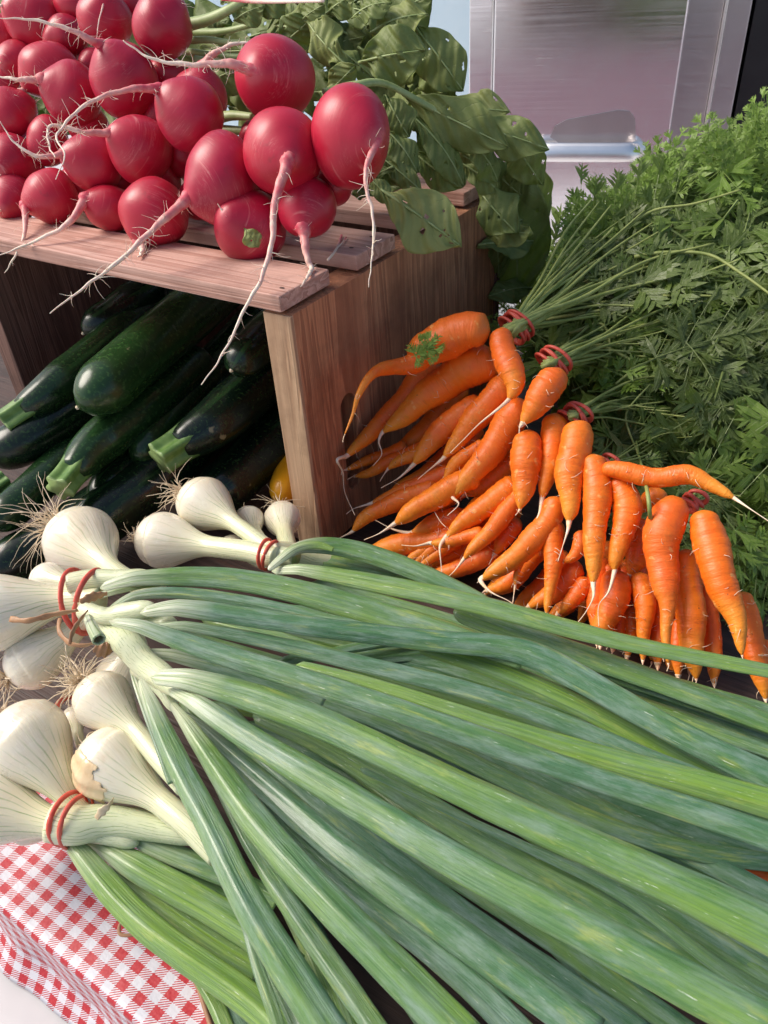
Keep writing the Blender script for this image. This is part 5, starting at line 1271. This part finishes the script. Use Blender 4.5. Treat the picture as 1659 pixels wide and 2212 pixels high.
# doubled red band with a knot of dry leaf
c = at_d(185, 1300, t_z(185, 1300, 0.086)); ring_band(c, at_d(240, 1298, t_z(240, 1298, 0.088))-c, 0.0142, 0.0130, OB['S'], 2, 0.0012, 0.0050, seed=12)
def husk(g, pts, z0, z1, flat=0.3, name='dry_leaf', mat=M_HUSK):
    C = catmull(zpath(pts, z0, z1), 30); P = C[:, :3]; W = C[:, 3]*(1+0.15*np.sin(np.arange(30)*0.9))
    V, F, U, U2 = tube_data(P, W, W*flat, around=10, ridges=3, ramp=0.2, twist=1.5); return mesh_obj(name, V, F, mat, OB[g], U, U2)
husk('S', [(22, 1336, 14), (60, 1340, 12), (110, 1328, 14), (168, 1318, 12)], 0.112, 0.112)
husk('S', [(150, 1392, 6), (156, 1366, 10), (172, 1340, 10), (190, 1318, 6)], 0.108, 0.114)
husk('S', [(130, 1335, 8), (128, 1362, 10), (150, 1388, 12), (182, 1394, 10), (215, 1385, 8)], 0.104, 0.102)
husk('S', [(172, 1300, 10), (200, 1288, 22), (232, 1282, 16)], 0.108, 0.106, 0.2)
husk('S', [(205, 1395, 20), (225, 1402, 36), (250, 1398, 22)], 0.094, 0.090, 0.3)
# cut leaf stub with open end
C = catmull(zpath([(190, 1335, 20), (200, 1358, 24), (214, 1382, 30)], 0.108, 0.112), 14)
V, F, U, U2 = tube_data(C[:, :3], C[:, 3], C[:, 3]*0.85, around=18, closed_ends=False, ridges=6, ramp=0.04)
o = mesh_obj('cut_stub', V, F, M_LEAF, OB['S'], U, U2); o.color = (0.6, 1, 0, 1)
m_ = o.modifiers.new('thick', 'SOLIDIFY'); m_.thickness = 0.0006

# M bunch
B('M', (168, 1462), (222, 1512), [(290, 1575), (345, 1640), (400, 1700)], 64, 40, 0.068, 0.066, 60, 1.25, (-0.95, -0.35, 0.3), seed=14)
o, cM, rM, aM = B('M', (188, 1588), (240, 1648), [(320, 1710), (400, 1776), (440, 1814), (474, 1846)], 79, 52, 0.058, 0.052, 3, 0.5, (0, -1, 0), seed=15)
B('M', (150, 1500), (160, 1550), [(172, 1600), (190, 1650)], 26, 22, 0.045, 0.045, 8, 1.3, (0.3, 1.0, 0.3), seed=16)
# brown papery skin lying on the lower left of the bulb, cut from the bulb's own surface
def skin_on(bo, inside):
    me = bo.data; off = root_loc(bo); keep = []; V = []; idx = {}
    for p in me.polygons:
        c = p.center+off
        if p.normal.dot(CAM-c) < 0: continue
        q = c-CAM; dd = q.dot(CF); px, py = CXP+FPX*q.dot(CR)/dd, CYP-FPX*q.dot(CU)/dd
        if not inside(px, py) or len(p.vertices) > 4: continue
        f = []
        for v in p.vertices:
            if v not in idx: idx[v] = len(V); V.append(me.vertices[v].co+off+me.vertices[v].normal*(0.0005+0.0004*math.sin(v*1.7)))
            f.append(idx[v])
        keep.append(tuple(f))
    q = mesh_obj('papery_skin', V, keep, M_SKIN, bo)
    s_ = q.modifiers.new('t', 'SOLIDIFY'); s_.thickness = 0.0004; sb = q.modifiers.new('s', 'SUBSURF'); sb.levels = 1; sb.render_levels = 2
M_SKIN = mat_simple('papery_skin', (0.66, 0.44, 0.22), (0.86, 0.70, 0.45), 90, 0.3, 0.8, 0.001, Coat_Weight=0.3)
skin_on(o, lambda x, y: 1622 < y < 1778 and x < 186+(y-1622)*0.42+7*math.sin(y*0.13)+4*math.sin(y*0.41))
husk('M', [(207, 1768, 10), (220, 1752, 20), (236, 1738, 12), (246, 1722, 6)], 0.076, 0.080, 0.15, 'torn_skin', M_SKIN)
c = at_d(140, 1535, t_z(140, 1535, 0.045)); ring_band(c, at_d(170, 1548, t_z(170, 1548, 0.045))-c, 0.006, 0.006, OB['M'], 1, 0.0014, 0.002, seed=9)

# L bunch
B('L', (-30, 1560), (62, 1598), [(120, 1680), (165, 1740), (225, 1792)], 87, 46, 0.060, 0.038, 10, 0.6, (-0.6, -0.8, 0.3), seed=17)
B('L', (-130, 1720), (-42, 1738), [(60, 1765), (140, 1785), (200, 1798)], 92, 62, 0.046, 0.042, 0, seed=18)
B('L', (20, 1830), (60, 1780), [(120, 1790), (170, 1800)], 44, 40, 0.024, 0.030, 0, seed=19)
stalk_o('L', [(110, 1775, 84), (165, 1782, 84), (240, 1775, 70), (330, 1788, 56), (450, 1812, 44)], 0.052, 0.046)
stalk_o('L', [(150, 1790, 50), (220, 1800, 44), (300, 1822, 34)], 0.050, 0.044)
stalk_o('L', [(230, 1762, 50), (340, 1778, 50), (450, 1808, 40)], 0.046, 0.042)
OL('L', [(143, 1806, 26), (165, 1832, 44), (198, 1872, 56), (260, 1950, 62), (338, 2020, 62), (442, 2092, 64), (540, 2155, 68), (640, 2260, 70)], 0.046, 0.036, 1.0, 0.7, 0.5)
OL('L', [(196, 1812, 24), (240, 1838, 48), (312, 1884, 62), (416, 1940, 66), (520, 2000, 66), (640, 2090, 60)], 0.044, 0.036, 0.8, 0.7, 0.45)
OL('L', [(240, 1860, 24), (291, 1912, 40), (390, 1984, 48), (468, 2036, 50), (560, 2090, 50)], 0.036, 0.028, 0.85, 0.2)
OL('L', [(290, 1810, 34), (360, 1838, 44), (430, 1868, 46), (510, 1902, 44), (600, 1950, 40)], 0.044, 0.034, 0.5, 0.4)
OL('L', [(300, 1862, 28), (416, 1905, 36), (520, 1945, 38)], 0.036, 0.03, 0.15, 0)
OL('L', [(330, 1950, 34), (400, 1998, 44), (468, 2052, 46), (562, 2125, 46)], 0.028, 0.022, 0.05, 0)
OL('L', [(500, 1930, 14), (530, 1987, 20), (551, 2075, 26), (590, 2180, 30), (610, 2250, 30)], 0.058, 0.05, 0.5, 0)
OL('L', [(530, 1960, 24), (562, 2040, 40), (614, 2130, 50), (670, 2250, 54)], 0.050, 0.045, 0.3, 0)
OL('L', [(400, 2060, 24), (442, 2127, 32), (468, 2172, 34), (500, 2250, 34)], 0.022, 0.02, 1.0, 0)
OL('L', [(440, 2100, 30), (484, 2168, 42), (540, 2260, 44)], 0.020, 0.018, 0.05, 0)
OL('L', [(420, 1960, 30), (480, 2040, 40), (560, 2120, 44), (640, 2230, 44)], 0.026, 0.02, 0.5, 0)
c = at_d(158, 1772, t_z(158, 1772, 0.049)); ring_band(c, at_d(205, 1782, t_z(205, 1782, 0.049))-c, 0.0099, 0.0112, OB['L'], 2, 0.0010, 0.0028, seed=31)

# curl of dry leaf and the thin rim of a tray by the cloth
C = catmull(zpath([(268, 1985, 5), (258, 2000, 7), (260, 2018, 8), (282, 2020, 8), (304, 2014, 8)], 0.012, 0.010), 24)
o = mesh_obj('dry_leaf_curl', *tube_data(C[:, :3], C[:, 3], C[:, 3]*0.3, around=8)[:2], M_CARD); tagm(o, 'thin brown curl of dried leaf on the gingham cloth', 'dry leaf')
P3 = [list(at_d(x, y, t_z(x, y, 0.004))) for x, y in ((405, 2085), (430, 2135), (448, 2190), (470, 2260))]
n_ = 20; P = catmull(P3, n_); o = tube('tray_rim', P, [0.0011]*n_, [0.004]*n_, M_CARD, None, around=8, up=(0, 0, 1), sq=0.6)
tagm(o, 'thin brown wooden tray rim under the lowest onion leaves', 'tray')
# carrots glimpsed under the leaves at the right edge
def loose_carrot(pts, z, label):
    C = catmull(zpath(pts, z, z), 30); W = C[:, 3].copy()
    for i in range(30): W[i] *= math.sqrt(max(0.05, 1-(2*i/29-1)**6))
    V, F, U, U2 = tube_data(C[:, :3], W, W, around=18); o = mesh_obj('loose_carrot', V, F, M_CARROT, None, U, U2); tagm(o, label, 'carrot')
loose_carrot([(1560, 1820, 40), (1640, 1880, 60), (1720, 1930, 60)], 0.024, 'loose carrot showing between onion leaves at the right edge')
